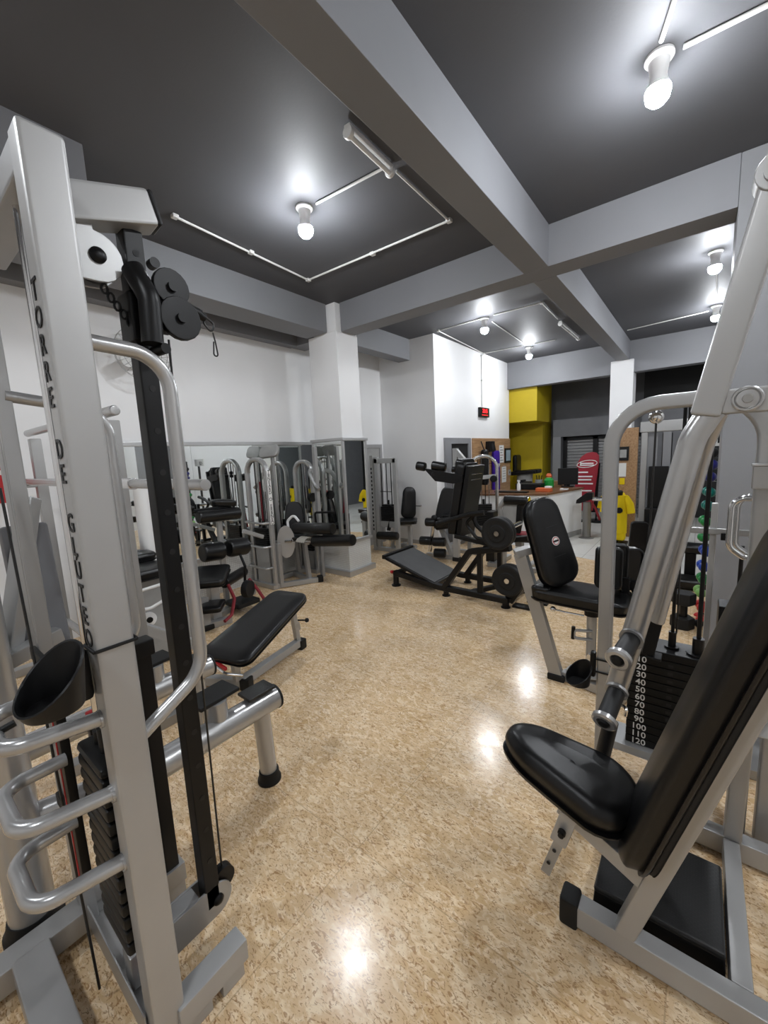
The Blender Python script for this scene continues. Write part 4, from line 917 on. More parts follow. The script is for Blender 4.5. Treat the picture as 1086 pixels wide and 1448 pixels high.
P('side_loop', BK, lambda b: tube(b, [hq(640, 440, Yn+.05), hq(580, 500, Yn+.05), hq(650, 590, Yn+.05), hq(740, 610, Yn+.05)], .018, .05, 10))
P('side_loop', BK, lambda b: tube(b, [hq(620, 430, Yn+.1), hq(650, 510, Yn+.1), hq(720, 580, Yn+.1)], .022, .05, 10))
P('sled_bracket', BK, lambda b: bar(b, V((-1.55, Yn+.02, .56)), V((-1.50, Yn+.02, .80)), .06, .10, (0, 1, 0)))
P('peg', 'chrome', lambda b: cyl(b, V((hq(790, 560, 3.60).x, 3.55, hq(790, 560, 3.60).z)), V((hq(790, 560, 3.60).x, 4.2, hq(790, 560, 3.60).z)), .024))
P('peg', 'chrome', lambda b: cyl(b, V((hq(855, 860, 3.60).x, 3.55, hq(855, 860, 3.60).z)), V((hq(855, 860, 3.60).x, 4.2, hq(855, 860, 3.60).z)), .024))
P('peg_arm', BK, lambda b: bar(b, V((-1.42, Yn+.03, .10)), hq(866, 850, Yn+.05), .05, .08, (1, 0, 0)))
P('splay_foot', BK, lambda b: bar(b, hq(940, 905, 3.76), hq(870, 1000, 3.76), .06, .05))
P('floor_plate', BK, lambda b: (box(b, (-1.30, 3.80, .012), (.20, .10, .024), .006), ))
P('floor_plate', BK, lambda b: (box(b, (-1.22, 4.0, .012), (.20, .10, .024), .006), ))
def disc(c, r, w, label):
    tt = Thing('weight_disc', label, 'weight plate', c, world=True, group='plates on the hack squat')
    def f(b): lathe(b, [(0, .03), (0, r*.50), (.006, r*.52), (.010, r*.60), (.004, r*.78), (0, r*.86), (.004, r*.97), (.012, r), (w-.012, r), (w, r*.97), (w, .03)], c, (0, 1, 0), 36, False)
    o = link('rim', NB(), 'rubber', tt.inv); bpy.data.objects.remove(o)
    bm = NB(); f(bm); tt.part('rim', bm, 'rubber')
    bm = NB(); lathe(bm, [(0, .027), (0, .045), (-.004, .044), (-.005, .028), (0, .027)], V(c)+V((0, .004, 0)), (0, 1, 0), 24, False); tt.part('hub', bm, 'black')
a = hq(790, 560, 3.60); disc((a.x, 3.55, a.z), .155, .055, 'front black plate on the raised peg of the hack squat'); disc((a.x, 3.611, a.z), .155, .055, 'black plate stacked behind the front one on the raised hack squat peg')
a = hq(855, 860, 3.60); disc((a.x, 3.55, a.z), .15, .055, 'front black plate on the low storage peg of the hack squat'); disc((a.x, 3.611, a.z), .15, .055, 'black plate stacked behind the front one on the low hack squat peg')
# ---------------------------------------------------------------- chrome arch tower by the reception
t = Thing('chrome_arch_machine', 'bright arch topped pulley tower between the hack squat and the reception counter', 'exercise machine', (-2.75, 6.1, 0), world=True)
arch(t, (-2.72, 6.05, 0), .42, .2, 1.47, 'chrome', along=(.9, .44, 0), stack=(.35, .70), nplates=10, rods=4, bend=.95)
P('cross_bar', 'silver2', lambda b: bar(b, (-2.92, 5.95, 1.12), (-2.52, 6.14, 1.15), .04, .06))
P('pulley_cover', 'black', lambda b: lathe(b, [(0, .05), (.02, .055), (.03, .04)], (-2.56, 6.08, 1.11), (.3, -1, 0), 18))
# press frame behind it, at the doorway
t = Thing('white_frame_machine', 'pale angled machine frame standing before the dark doorway', 'exercise machine', (-3.0, 6.3, 0), world=True)
a, e, q = Yp(644, 634, 6.0), Yp(646, 700, 6.0), Yp(664, 658, 6.0)
P('upright', 'silver2', lambda b: bar(b, V((a.x, 6.0, 0)), V((a.x, 6.0, a.z)), .08, .08))
P('arm', 'silver2', lambda b: bar(b, V((a.x, 6.0, a.z-.03)), V((q.x-.06, 6.0, q.z+.04)), .07, .08))
P('arm_bolt', 'chrome', lambda b: cyl(b, V((q.x-.09, 5.93, q.z+.05)), V((q.x-.09, 5.96, q.z+.05)), .03))
P('base', 'silver2', lambda b: box2(b, (a.x-.05, 5.7, 0), (a.x+.05, 6.2, .06), .006))
# ---------------------------------------------------------------- rowing seat machine with roller top
t = Thing('roller_back_machine', 'pale shelled machine with black roller top before the reception counter', 'exercise machine', (-1.9, 5.0, 0), world=True)
Y8 = 5.0
def z8(x, y, Y=Y8): return Yp(640+x*.14733, 620+y*.14727, Y)
P('roller', 'vinyl', lambda b: cyl(b, z8(500, 590), z8(725, 597), .06, seg=22, bev=.012))
P('shell', 'stone', lambda b: prism(b, [z8(480, 625), z8(630, 628), z8(605, 885), z8(520, 880), z8(470, 760)], (0, .05, 0), .01))
P('side_frame', 'silver', lambda b: tube(b, [z8(500, 590, 4.98), z8(450, 660, 4.98), z8(470, 780, 4.98), z8(500, 960, 4.98), V((z8(500, 960).x, 4.98, .05))], .03, .06, 10))
P('side_frame', BK, lambda b: tube(b, [z8(715, 590, 5.02), z8(650, 640, 5.02), z8(640, 800, 5.02), z8(620, 900, 5.02)], .045, .06, 10))
P('roller_end', 'chrome', lambda b: cyl(b, z8(725, 597), z8(738, 597), .05))
P('seat', 'vinyl', lambda b: pad(b, z8(640, 985)+V((0, .1, 0)), (1, .1, 0), (0, 1, 0), .40, .36, .08, .06, .03))
P('seat_cover', 'darkred', lambda b: pad(b, z8(620, 915)+V((0, .1, -.04)), (1, .1, .0), (0, 1, 0), .26, .26, .035, .06, .012))
P('stack_box', BK, lambda b: box2(b, z8(320, 700, 5.0), z8(440, 820, 5.18), .02))
P('stack_post', BK, lambda b: bar(b, z8(370, 820, 5.1), V((z8(370, 820, 5.1).x, 5.1, .05)), .12, .10))
P('base', S, lambda b: (box2(b, (-2.20, 4.98, 0), (-1.55, 5.06, .06), .008), box2(b, (-2.15, 5.06, 0), (-2.07, 5.55, .06), .008), box2(b, (-1.72, 4.7, 0), (-1.64, 5.4, .06), .008)))
P('seat_post', S, lambda b: bar(b, V((z8(640, 985).x, 5.1, .05)), z8(640, 990, 5.1), .09, .09))
P('label_plate', 'label', lambda b: box2(b, z8(600, 1040, 4.93), z8(725, 1070, 4.95)))
# ---------------------------------------------------------------- seated adductor machine right of centre
t = Thing('seated_press_machine', 'machine with round-emblem black backrest and long black seat, right of the hack squat', 'exercise machine', (-.65, 2.8, 0), world=True)
S2 = 'silver'
ft = V((-.69, 2.68, 0)); tp = Yp(736, 782, 2.68)
P('rear_post', S2, lambda b: bar(b, ft+V((0, 0, .02)), tp, .055, .085, (1, 0, 0), .006))
P('end_cap', 'rubber', lambda b: box(b, ft+V((.0, 0, .022)), (.11, .075, .045), .008))
P('post_head', S2, lambda b: bar(b, Yp(728, 783, 2.66), Yp(752, 776, 2.72), .09, .05))
c = Yp(777, 768, 2.74)
P('backrest', 'vinyl', lambda b: pad(b, c+V((-.035, .03, 0)), V((-.30, -.02, 1)), V((-.52, -.85, 0)), .60, .30, .085, .11, .032, lambda q: 1.05-.20*q))
n = V((-.30, -.02, 1)).normalized().cross(V((-.52, -.85, 0))).normalized()
em = c+V((-.035, .03, 0))+n*.0955
bmu = V((-.30, -.02, 1)).normalized(); bmv = n.cross(bmu).normalized()
eb = P('emblem', 'label', lambda b: cyl(b, em+bmu*.0, em+bmu*.0+n*.002, .030, seg=28), label='small round white and red emblem')
P('emblem_ring', 'red', lambda b: (cyl(b, em+n*.002, em+n*.0026, .026, seg=28),), eb)
P('emblem_centre', 'label', lambda b: (cyl(b, em+n*.0026, em+n*.0032, .021, seg=28),), eb)
P('emblem_band', BK, lambda b: bar(b, em+n*.0038-bmv*.021, em+n*.0038+bmv*.021, .012, .0012, n, 0), eb)
for s in (.10, -.10):
    P('stitch_line', 'foam', lambda b: bar(b, em+bmu*s-bmv*.05+n*.0002, em+bmu*s+bmv*.05+n*.0002, .004, .003, n, 0))
sa, se = Yp(766, 836, 2.68), V((-.36, 2.80, .555))
P('seat', 'vinyl', lambda b: pad(b, V((-.575, 2.79, .535)), (1, .02, -.03), (0, 1, 0), .56, .34, .085, .05, .025))
P('seat_lip', 'vinyl', lambda b: pad(b, V((-.80, 2.79, .55)), (1, .02, -.03), (0, 1, 0), .12, .335, .095, .03, .02))
P('seat_beam', S2, lambda b: bar(b, (-.78, 2.80, .515), (-.35, 2.80, .50), .07, .05))
P('adjust_rod', 'chrome', lambda b: tube(b, [Yp(784, 862, 2.66), Yp(800, 866, 2.66), Yp(826, 871, 2.68)], .007, .02, 8))
P('adjust_knob', 'chrome', lambda b: ball(b, Yp(782, 861, 2.66), .018))
P('seat_tube', S2, lambda b: cyl(b, (-.50, 2.75, .10), (-.50, 2.75, .50), .030))
P('seat_tube', 'chrome', lambda b: cyl(b, (-.50, 2.75, .40), (-.50, 2.75, .53), .022))
P('support_post', S2, lambda b: bar(b, (-.43, 2.80, .03), (-.43, 2.80, .50), .06, .06))
P('tube_boot', BK, lambda b: cyl(b, (-.50, 2.75, .47), (-.50, 2.75, .515), .045))
P('crank', 'silver', lambda b: tube(b, [Yp(838, 893, 2.72), Yp(812, 891, 2.70), Yp(811, 902, 2.70), Yp(838, 905, 2.72)], .010, .02, 10))
P('crank_grip', BK, lambda b: cyl(b, Yp(811, 886, 2.70), Yp(810, 903, 2.70), .012))
P('floor_beam', S2, lambda b: bar(b, (-.66, 2.70, .035), (-.28, 2.62, .035), .06, .06))
P('toe_plate', S2, lambda b: pad(b, V((-.52, 2.73, .075)), (1, -.2, .12), (.2, 1, 0), .24, .16, .012, .06, .004, None, 0))
P('hinge', 'chrome', lambda b: (bar(b, Yp(830, 926, 2.66), Yp(846, 936, 2.66), .03, .04), cyl(b, Yp(838, 932, 2.62), Yp(838, 932, 2.66), .014)))
P('knee_pad', 'vinyl', lambda b: pad(b, V((-.405, 2.72, .80)), (0, .08, 1), (1, .3, 0), .26, .15, .075, .03, .022))
P('knee_pad', 'vinyl', lambda b: pad(b, V((-.375, 2.84, .80)), (0, .08, 1), (1, .3, 0), .26, .12, .075, .03, .022))
P('knee_pad', 'vinyl', lambda b: pad(b, Yp(894, 806, 2.9), (.08, .02, 1), (.8, .6, 0), .28, .14, .075, .05, .022))
P('knee_bracket', BK, lambda b: (bar(b, (-.40, 2.76, .55), (-.40, 2.76, .72), .04, .04), bar(b, (-.33, 2.86, .55), (-.33, 2.86, .72), .04, .04), bar(b, (-.42, 2.84, .57), (-.20, 2.92, .57), .05, .05)))
P('knee_bracket', BK, lambda b: bar(b, (-.25, 2.92, .56), Yp(894, 822, 2.92), .05, .05))
# cup on the press machine's arch
cp = Thing('cup_holder', 'black plastic cup holder strapped to the arch post right of centre', 'cup holder', (-.36, 1.94, .55), world=True); t = cp
def cup2(b):
    scoop(b, Yp(818, 966, 1.90), .056, .056, .045, (.6, .85, 0))
P('cup', BK, cup2)
P('bracket', BK, lambda b: box2(b, (-.352, 1.915, .50), (-.329, 1.95, .62), .008))
for z in (.53, .59): P('strap', 'rubber', lambda b: (box2(b, (-.332, 1.912, z), (-.264, 1.917, z+.006)), box2(b, (-.268, 1.917, z), (-.264, 1.985, z+.006)), box2(b, (-.332, 1.983, z), (-.264, 1.988, z+.006))))
# ---------------------------------------------------------------- reception
HCN = .84
cA, cB, cC = Zp(699, 698.5, HCN), Zp(770.7, 697.8, HCN), Zp(823, 689, HCN)
t = Thing('reception_counter', 'white reception counter with brown wooden top turning a corner', 'counter', (cB.x, cB.y, 0), world=True)
e1 = V((-3.39, cA.y-.12, 0)); B0, C0 = V((cB.x, cB.y, 0)), V((cC.x, cC.y, 0))
nrm = (C0-B0).normalized(); inw = V((-nrm.y, nrm.x, 0))      # inwards: away from the room
def flat(p, z): return V((p.x, p.y, z))
P('front_panel', 'wall', lambda b: prism(b, [flat(e1, .004), flat(B0, .004), flat(B0+inw*.06+V((-.02, .05, 0)), .004), flat(e1+V((0, .08, 0)), .004)], (0, 0, HCN-.035)))
P('side_panel', 'wall', lambda b: prism(b, [flat(B0, .004), flat(C0, .004), flat(C0+inw*.55, .004), flat(C0+inw*.55-nrm*.06, .004), flat(C0+inw*.06-nrm*.06, .004), flat(B0+inw*.06+nrm*.05, .004)], (0, 0, HCN-.035)))
P('counter_top', mat('brown_counter_top', (.16, .075, .035), .3, 0, .5, 0, 0, .15, vscale=12), lambda b: prism(b, [flat(e1+V((0, -.03, 0)), HCN-.03), flat(B0+V((.03, -.03, 0)), HCN-.03), flat(C0+V((.03, .02, 0)), HCN-.03), flat(C0+inw*.58+V((0, .02, 0)), HCN-.03), flat(B0+inw*.60+nrm*.55, HCN-.03), flat(e1+V((0, .62, 0)), HCN-.03)], (0, 0, .03), .004))
P('kick_plate', 'stone', lambda b: bar(b, flat(B0, .05)-inw*.006, flat(C0, .05)-inw*.006, .012, .09))
def on(x, y): return Zp(x, y, HCN)
def sit(name, label, cat, x, y, f, group=None):
    global t
    p = on(x, y)+V((0, 0, .0015)); t = Thing(name, label, cat, p, world=True, group=group); f(p)
def f(p):
    P('body', 'green', lambda b: lathe(b, [(0, .07), (.02, .085), (.14, .085), (.17, .06), (.19, .05)], p, (0, 0, 1), 20))
    P('cap', 'orange', lambda b: lathe(b, [(.19, .05), (.22, .055), (.26, .03)], p, (0, 0, 1), 16))
sit('jar', 'green jar with orange lid on the reception counter', 'jar', 776, 690, f)
sit('tray', 'small orange tray of cards at the counter corner', 'tray', 768, 695.5, lambda p: (P('tray_body', 'orange', lambda b: box(b, p+V((0, .05, .03)), (.24, .14, .06), .006)), P('cards', 'label', lambda b: box(b, p+V((.07, .05, .075)), (.10, .08, .03), .003))))
sit('black_case', 'flat black box on the reception counter', 'box', 748, 692, lambda p: (P('case_body', 'black', lambda b: box(b, p+V((0, .06, .045)), (.44, .26, .09), .015)), P('case_lid', 'rubber', lambda b: box(b, p+V((0, .06, .095)), (.45, .27, .012), .005))))
sit('spray_bottle', 'white spray bottle on the reception counter', 'bottle', 733.5, 693.5, lambda p: (P('bottle_body', 'white', lambda b: lathe(b, [(0, .032), (.10, .032), (.13, .014), (.15, .014)], p, (0, 0, 1), 16)), P('nozzle', 'label', lambda b: box(b, p+V((.0, 0, .165)), (.05, .02, .03), .005))))
sit('keyboard_tray', 'long thin black tray lying along the counter edge', 'tray', 722, 696.8, lambda p: P('tray_body', 'black', lambda b: box(b, p+V((0, .04, .012)), (.55, .12, .02), .005)))
sit('telephone', 'small black telephone on the counter behind the flat box', 'telephone', 742, 688.5, lambda p: (P('phone_body', 'black', lambda b: box(b, p+V((0, .05, .05)), (.20, .16, .10), .02)), P('handset', 'rubber', lambda b: box(b, p+V((-.05, .05, .115)), (.06, .18, .035), .012))))
sit('glass_cups', 'grey pot of pens on the reception counter', 'pot', 762, 689, lambda p: (P('pot', 'stone', lambda b: lathe(b, [(0, .06), (.14, .065), (.14, .055), (.01, .05)], p, (0, 0, 1), 18)), [P('pen', 'black', lambda b: cyl(b, p+V((.02*k, 0, .02)), p+V((.05*k, .01, .22)), .008)) for k in (-1, 0, 1)]))
sit('computer_monitor', 'black computer monitor seen from behind on the reception counter', 'monitor', 803, 688.5, lambda p: (P('screen_back', 'black', lambda b: bar(b, p+V((-.16, -.06, .19)), p+V((.16, .04, .19)), .03, .30, (0, 0, 1), .008)), P('stand', 'rubber', lambda b: (box(b, p+V((0, 0, .008)), (.20, .14, .016), .004), box(b, p+V((0, .02, .08)), (.05, .03, .14), .004)))))
sit('small_box', 'low brown box beside the computer monitor', 'box', 786, 688, lambda p: P('carton', 'wood', lambda b: box(b, p+V((0, .05, .05)), (.22, .14, .10), .004)))
sit('calculator', 'white and black gadget on the counter near its far corner', 'gadget', 797, 693, lambda p: (P('casing', 'label', lambda b: box(b, p+V((0, .04, .012)), (.12, .08, .024), .004)), P('keypad', 'black', lambda b: box(b, p+V((0.02, .04, .026)), (.06, .05, .006), .002))))
# wooden board on the block face
XB = -3.4
t = Thing('wooden_board', 'wooden wall board with shelf line behind the reception', 'wall board', (XB, 8.0, .6), world=True)
P('panel', 'wood', lambda b: (box2(b, (XB+.001, 7.06, .60), (XB+.03, 8.93, 1.29)), box2(b, (XB+.001, 7.06, 1.30), (XB+.03, 8.93, 1.80))))
P('groove', 'dark', lambda b: box2(b, (XB+.001, 7.07, 1.285), (XB+.026, 8.92, 1.305)))
def hang(name, label, cat, x, y, f):
    global t
    p = Xp(x, y, XB+.0315); t = Thing(name, label, cat, p, world=True); f(p)
hang('hanging_gym_bag', 'black tubular bag hanging from the wooden board', 'bag', 679, 636, lambda p: (P('bag_body', 'black', lambda b: lathe(b, [(0, .05), (.03, .075), (.40, .08), (.62, .075), (.68, .055)], p+V((.09, 0, 0)), (0, 0, -1), 18)), P('strap', 'rubber', lambda b: tube(b, [p+V((.02, 0, .16)), p+V((.08, 0, .0))], .012, 0, 8))))
hang('purple_punch_bag', 'purple hanging bag with white lettering on the wooden board', 'bag', 698, 638, lambda p: (P('bag_body', 'purple', lambda b: pad(b, p+V((.02, 0, -.42)), (0, 0, -1), (0, 1, 0), .86, .30, .06, .06, .025)), P('strap', 'rubber', lambda b: tube(b, [p+V((.02, 0, .12)), p+V((.04, 0, 0))], .014, 0, 8)),
  P('logo_mark', 'label', lambda b: text(b, 'TOP', .11, p+V((.092, 0.0, -.30)), (0, 1, 0), (0, 0, 1)))))
hang('wall_mounted_speaker', 'small black speaker box at the top of the wooden board', 'speaker', 690, 632, lambda p: (P('speaker_body', 'black', lambda b: box2(b, p+V((0, -.12, -.10)), p+V((.10, .12, .11)), .012)), P('speaker_cone', 'foam', lambda b: cyl(b, p+V((.10, 0, 0)), p+V((.106, 0, 0)), .06))))
hang('notice_sign', 'tall white notice sheet, upper one on the wooden board', 'notice', 709, 643, lambda p: (P('sheet', 'label', lambda b: box2(b, p+V((0, -.12, -.17)), p+V((.006, .12, .20)))), [P('printed_line', 'darkred' if k == 3 else 'black', lambda b: box2(b, p+V((.006, -.08, .15-.055*k)), p+V((.008, .08 if k % 2 else .03, .163-.055*k)))) for k in range(6)]))
hang('notice_sign', 'white notice sheet, lower one on the wooden board', 'notice', 712.5, 669, lambda p: (P('sheet', 'label', lambda b: box2(b, p+V((0, -.12, -.20)), p+V((.006, .12, .14)))), [P('printed_line', 'stone', lambda b: box2(b, p+V((.006, -.08, .15-.055*k)), p+V((.008, .08, .163-.055*k)))) for k in range(6)]))
hang('framed_certificate', 'black framed bluish certificate on the wooden board', 'picture', 717.5, 644, lambda p: (P('picture_frame', 'black', lambda b: box2(b, p+V((0, -.17, -.16)), p+V((.02, .17, .16)), .004)), P('print', mat('pale_blue_print', (.30, .40, .46), .3), lambda b: box2(b, p+V((.02, -.12, -.115)), p+V((.022, .12, .115))))))
hang('wall_socket', 'grey wall socket on the lower right of the wooden board', 'socket', 720, 668, lambda p: (P('socket_plate', 'stone', lambda b: box2(b, p+V((0, -.07, -.06)), p+V((.012, .07, .06)), .004)), P('socket_hole', 'dark', lambda b: cyl(b, p+V((.012, 0, 0)), p+V((.013, 0, 0)), .025))))
# red digital clock and its conduit
t = Thing('digital_clock', 'black digital clock with red figures on the white block wall', 'clock', Xp(682.5, 583.5, XB), world=True)
p = Xp(682.5, 583.5, XB)
P('clock_case', 'black', lambda b: box2(b, p+V((0, -.21, -.09)), p+V((.05, .21, .09)), .008))
P('red_figures', emit('red_led', (1, .02, .03), 1.1), lambda b: text(b, '22:15', .105, p+V((.052, 0, .022)), (0, 1, 0), (0, 0, 1)))
P('red_figures', emit('red_led_dim', (1, .02, .03), .8), lambda b: [box2(b, p+V((.05, -.13+.07*k, -.06)), p+V((.052, -.09+.07*k, -.045))) for k in range(4)])
conduit('conduit', 'thin conduit dropping from the ceiling to the digital clock', [V((XB+.012, p.y-.05, HC-.03)), V((XB+.012, p.y-.05, p.z+.105))], .010, [V((XB+.014, p.y-.05, HC-.06)), V((XB+.014, p.y-.05, 2.9))])
# yellow room corner chair
t = Thing('office_chair', 'black chair in the yellow corner behind the reception', 'chair', (-3.2, 9.4, 0), world=True)
P('seat', 'vinyl', lambda b: pad(b, V((-3.15, 9.35, .98)), (1, 0, .08), (0, 1, 0), .62, .42, .09, .06, .03))
P('backrest', 'vinyl', lambda b: pad(b, V((-3.42, 9.4, 1.22)), (0, 0, 1), (0, -1, 0), .42, .38, .08, .08, .03))
P('pedestal', 'stone', lambda b: (cyl(b, (-3.2, 9.4, 0), (-3.2, 9.4, .98), .14, .18)))
# red flag banner by the shutter
t = Thing('feather_banner', 'dark red round topped banner with white printing by the shutter', 'banner', (-1.85, 9.0, 0), world=True)
def fp(x, y): return Yp(x, y, 9.0)
outl = [fp(813, 722), fp(813, 690), fp(814, 668), fp(817, 654), fp(822, 646), fp(829, 641), fp(837, 639), fp(843, 640), fp(847, 644), fp(847, 652), fp(845, 668), fp(842, 690), fp(838, 722)]
ban = P('banner_cloth', 'banner', lambda b: prism(b, outl, (0, .03, 0)))
a0, a1 = fp(818, 658), fp(843, 655)
rt_ = V((1, 0, 0))
cc = fp(830, 656)
P('emblem', 'label', lambda b: sweep(b, [cc+V((.185*math.cos(a), -.004, .07*math.sin(a)+.02*math.cos(a))) for a in [2*PI*k/28 for k in range(28)]], circ(.007, 6), closed=True), ban)
P('emblem_mark', 'label', lambda b: (box2(b, cc+V((-.13, -.006, -.035)), cc+V((.13, -.002, -.015))), box2(b, cc+V((-.11, -.006, .0)), cc+V((.12, -.002, .022))), box2(b, cc+V((-.125, -.006, -.03)), cc+V((-.105, -.002, .05)))), ban)
for k, (y, w) in enumerate(((668, .10), (674, .16), (678.5, .14), (684, .17), (694, .15))): 
    q = fp(824+(1.5 if k else 0), y); P('printed_line', 'label', lambda b: box2(b, q+V((-w, -.006, -.012)), q+V((w, -.002, .016))), ban)
P('banner_pole', 'black', lambda b: tube(b, [V((-1.62, 9.05, 0)), fp(841, 690)+V((.04, .05, 0)), fp(847, 655)+V((0, .05, 0))], .016, .2, 8))
P('banner_base', 'black', lambda b: (cyl(b, (-1.62, 9.05, 0), (-1.62, 9.05, .04), .14), box2(b, (-2.1, 8.95, 0), (-1.48, 9.15, .03), .005)))
# turnstile
t = Thing('turnstile', 'steel post turnstile with black head and arm beside the reception counter', 'turnstile', (-1.465, 7.4, 0), world=True)
P('post', 'steel', lambda b: cyl(b, (-1.465, 7.4, .02), (-1.465, 7.4, .62), .065, seg=24))
P('foot_flange', 'steel', lambda b: lathe(b, [(0, .12), (.012, .12), (.02, .10), (.03, .07)], (-1.465, 7.4, 0), (0, 0, 1), 28))
P('head', 'black', lambda b: prism(b, [Yp(814, 712, 7.33), Yp(819, 712, 7.33), Yp(838, 706, 7.33), Yp(838, 697, 7.33), Yp(829, 697, 7.33), Yp(815, 707, 7.33)], (0, .14, 0), .008))
P('arm', 'chrome', lambda b: cyl(b, Yp(838, 705, 7.4), Yp(853, 706, 7.4), .035))
P('tassel', 'darkred', lambda b: tube(b, [Yp(836, 709, 7.38), Yp(842, 719, 7.4), Yp(848, 735, 7.42)], .018, .05, 8))
# yellow jersey on its stand, oak panel with frames
t = Thing('wooden_partition', 'tall oak panel with framed pictures standing behind the arch post', 'panel', (-1.0, 7.8, 0), world=True)
P('panel_board', 'wood', lambda b: box2(b, (-1.22, 7.76, .004), (-.81, 7.86, 1.82), .004))
def pan(x, y): return Yp(x, y, 7.755)
P('dark_frame', 'black', lambda b: box2(b, pan(874, 632), pan(889, 651)+V((0, -.02, 0))))
P('frame_print', 'stone', lambda b: box2(b, pan(877, 636)+V((0, -.021, 0)), pan(886, 647)+V((0, -.024, 0))))
P('white_sheet', 'label', lambda b: box2(b, pan(873, 655), pan(885, 674)+V((0, -.01, 0))))
P('yellow_sticker', 'yel_cloth', lambda b: box2(b, pan(876, 676), pan(883, 685)+V((0, -.008, 0))))
def jersey(cx, cy, label, tag_):
    global t
    t = Thing('jersey_stand', label, 'jersey', (cx, cy, 0), world=True)
    P('jersey_body', 'yel_cloth', lambda b: sweep(b, [V((cx, cy, .18)), V((cx, cy, .45)), V((cx, cy, .68)), V((cx, cy, .74)), V((cx, cy, .775))], [(.135*math.cos(a), .09*math.sin(a)) for a in [2*PI*k/18 for k in range(18)]], (0, 1, 0)))
    for s in (-1, 1):
        P('sleeve', 'yel_cloth', lambda b: sweep(b, [V((cx+s*.10, cy, .74)), V((cx+s*.165, cy-.02, .64)), V((cx+s*.19, cy-.03, .50))], circ(.055, 12), (0, 1, 0)))
    P('collar', 'rubber', lambda b: (lathe(b, [(0, .06), (.07, .07), (.09, .05)], (cx, cy, .76), (0, 0, 1), 14)))
    P('chest_badge', 'black', lambda b: cyl(b, (cx+.04, cy-.10, .55), (cx+.04, cy-.115, .55), .045))
    P('stand_base', 'black', lambda b: (box(b, (cx, cy, .02), (.30, .22, .04), .01), cyl(b, (cx, cy, .04), (cx, cy, .2), .03)))
    P('lower_edge', 'yel_cloth', lambda b: box(b, (cx+.02, cy, .13), (.20, .14, .13), .03))
jersey(-.98, 7.15, 'yellow jersey on a black based stand in front of the oak panel', 0)
jersey(-1.10, 7.60, 'second yellow jersey half hidden behind the grey arch post', 1)
# dark machines in the far right background
t = Thing('tall_cable_machine', 'dark tall cable machine with black panels in the right background', 'exercise machine', (-.45, 6.5, 0), world=True)
def bk(x, y, Y=6.5): return Yp(x, y, Y)
xa, xb = bk(904, 650).x, bk(955, 650).x
P('top_beam', 'silver', lambda b: box2(b, (xa, 6.45, 1.70), (xb+.3, 6.55, 1.84), .01))
P('post', 'silver', lambda b: box2(b, (xa+.02, 6.46, 0), (xa+.09, 6.54, 1.70), .006))
P('post', 'greywall', lambda b: box2(b, (xb-.14, 6.46, 0), (xb-.05, 6.54, 1.70), .006))
P('panel', 'greywall', lambda b: box2(b, (xa+.09, 6.49, .95), (xa+.20, 6.53, 1.68)))
P('stack_cover', 'black', lambda b: box2(b, (xa+.12, 6.40, .70), (xa+.34, 6.48, 1.25), .01))
P('stack_cover', 'black', lambda b: box2(b, (xa+.36, 6.48, .5), (xb-.15, 6.53, 1.68), .01))
P('base', 'black', lambda b: (box2(b, (xa-.02, 6.2, 0), (xb, 6.6, .08), .01), box2(b, (xa+.1, 6.3, .08), (xa+.3, 6.5, .70), .02)))
P('side_pads', 'vinyl', lambda b: pad(b, bk(903, 765, 6.0), (0.05, 0, 1), (1, .3, 0), .5, .2, .08, .05, .02))
t = Thing('flat_bench', 'black bench seat low behind the press machine rods', 'bench', (-.15, 5.2, 0), world=True)
def lb(x, y, Y=5.2): return Yp(900+x*.1289, 740+y*.1289, Y)
q = lb(560, 640)
P('bench_pad', 'vinyl', lambda b: pad(b, V((q.x, 5.25, q.z-.05)), (1, 0, 0), (0, 1, 0), .36, .30, .08, .04, .02))
P('bench_column', 'black', lambda b: box2(b, (q.x-.03, 5.2, .0), (q.x+.13, 5.36, q.z-.05), .015))
P('bench_ring', 'chrome', lambda b: sweep(b, [lb(595+30*math.cos(a), 800+25*math.sin(a), 5.19) for a in [2*PI*k/16 for k in range(16)]], circ(.008, 6), closed=True))
q2 = lb(600, 270, 5.5)
P('upper_pad', 'vinyl', lambda b: pad(b, V((q2.x, 5.5, q2.z-.04)), (1, 0, 0), (0, 1, 0), .34, .26, .08, .04, .02))
P('upper_post', 'black', lambda b: box2(b, (q2.x-.05, 5.44, .05), (q2.x+.05, 5.56, q2.z-.04), .01))
P('bench_base', 'black', lambda b: box2(b, (q.x-.20, 5.15, 0), (q.x+.2, 5.60, .05), .01))
t = Thing('hex_dumbbell', 'large black dumbbell standing on end on the floor behind the press machine', 'dumbbell', (-.03, 4.05, 0), world=True)
def stand(b, z0, z1, r): cyl(b, (-.05, 4.05, z0), (-.05, 4.05, z1), r, seg=6, bev=.012)
P('head', 'rubber', lambda b: stand(b, 0, .10, .085)); P('head', 'rubber', lambda b: stand(b, .21, .31, .085)); P('handle', 'black', lambda b: stand(b, .09, .22, .032))
t = Thing('small_dumbbell', 'small black dumbbell lying on the floor beside the standing one', 'dumbbell', (.06, 4.12, .035), world=True)
P('head', 'rubber', lambda b: ball(b, (.06, 4.12, .035), .035)); P('head', 'rubber', lambda b: ball(b, (.12, 4.14, .035), .035)); P('handle', 'black', lambda b: cyl(b, (.06, 4.12, .035), (.12, 4.14, .035), .012))
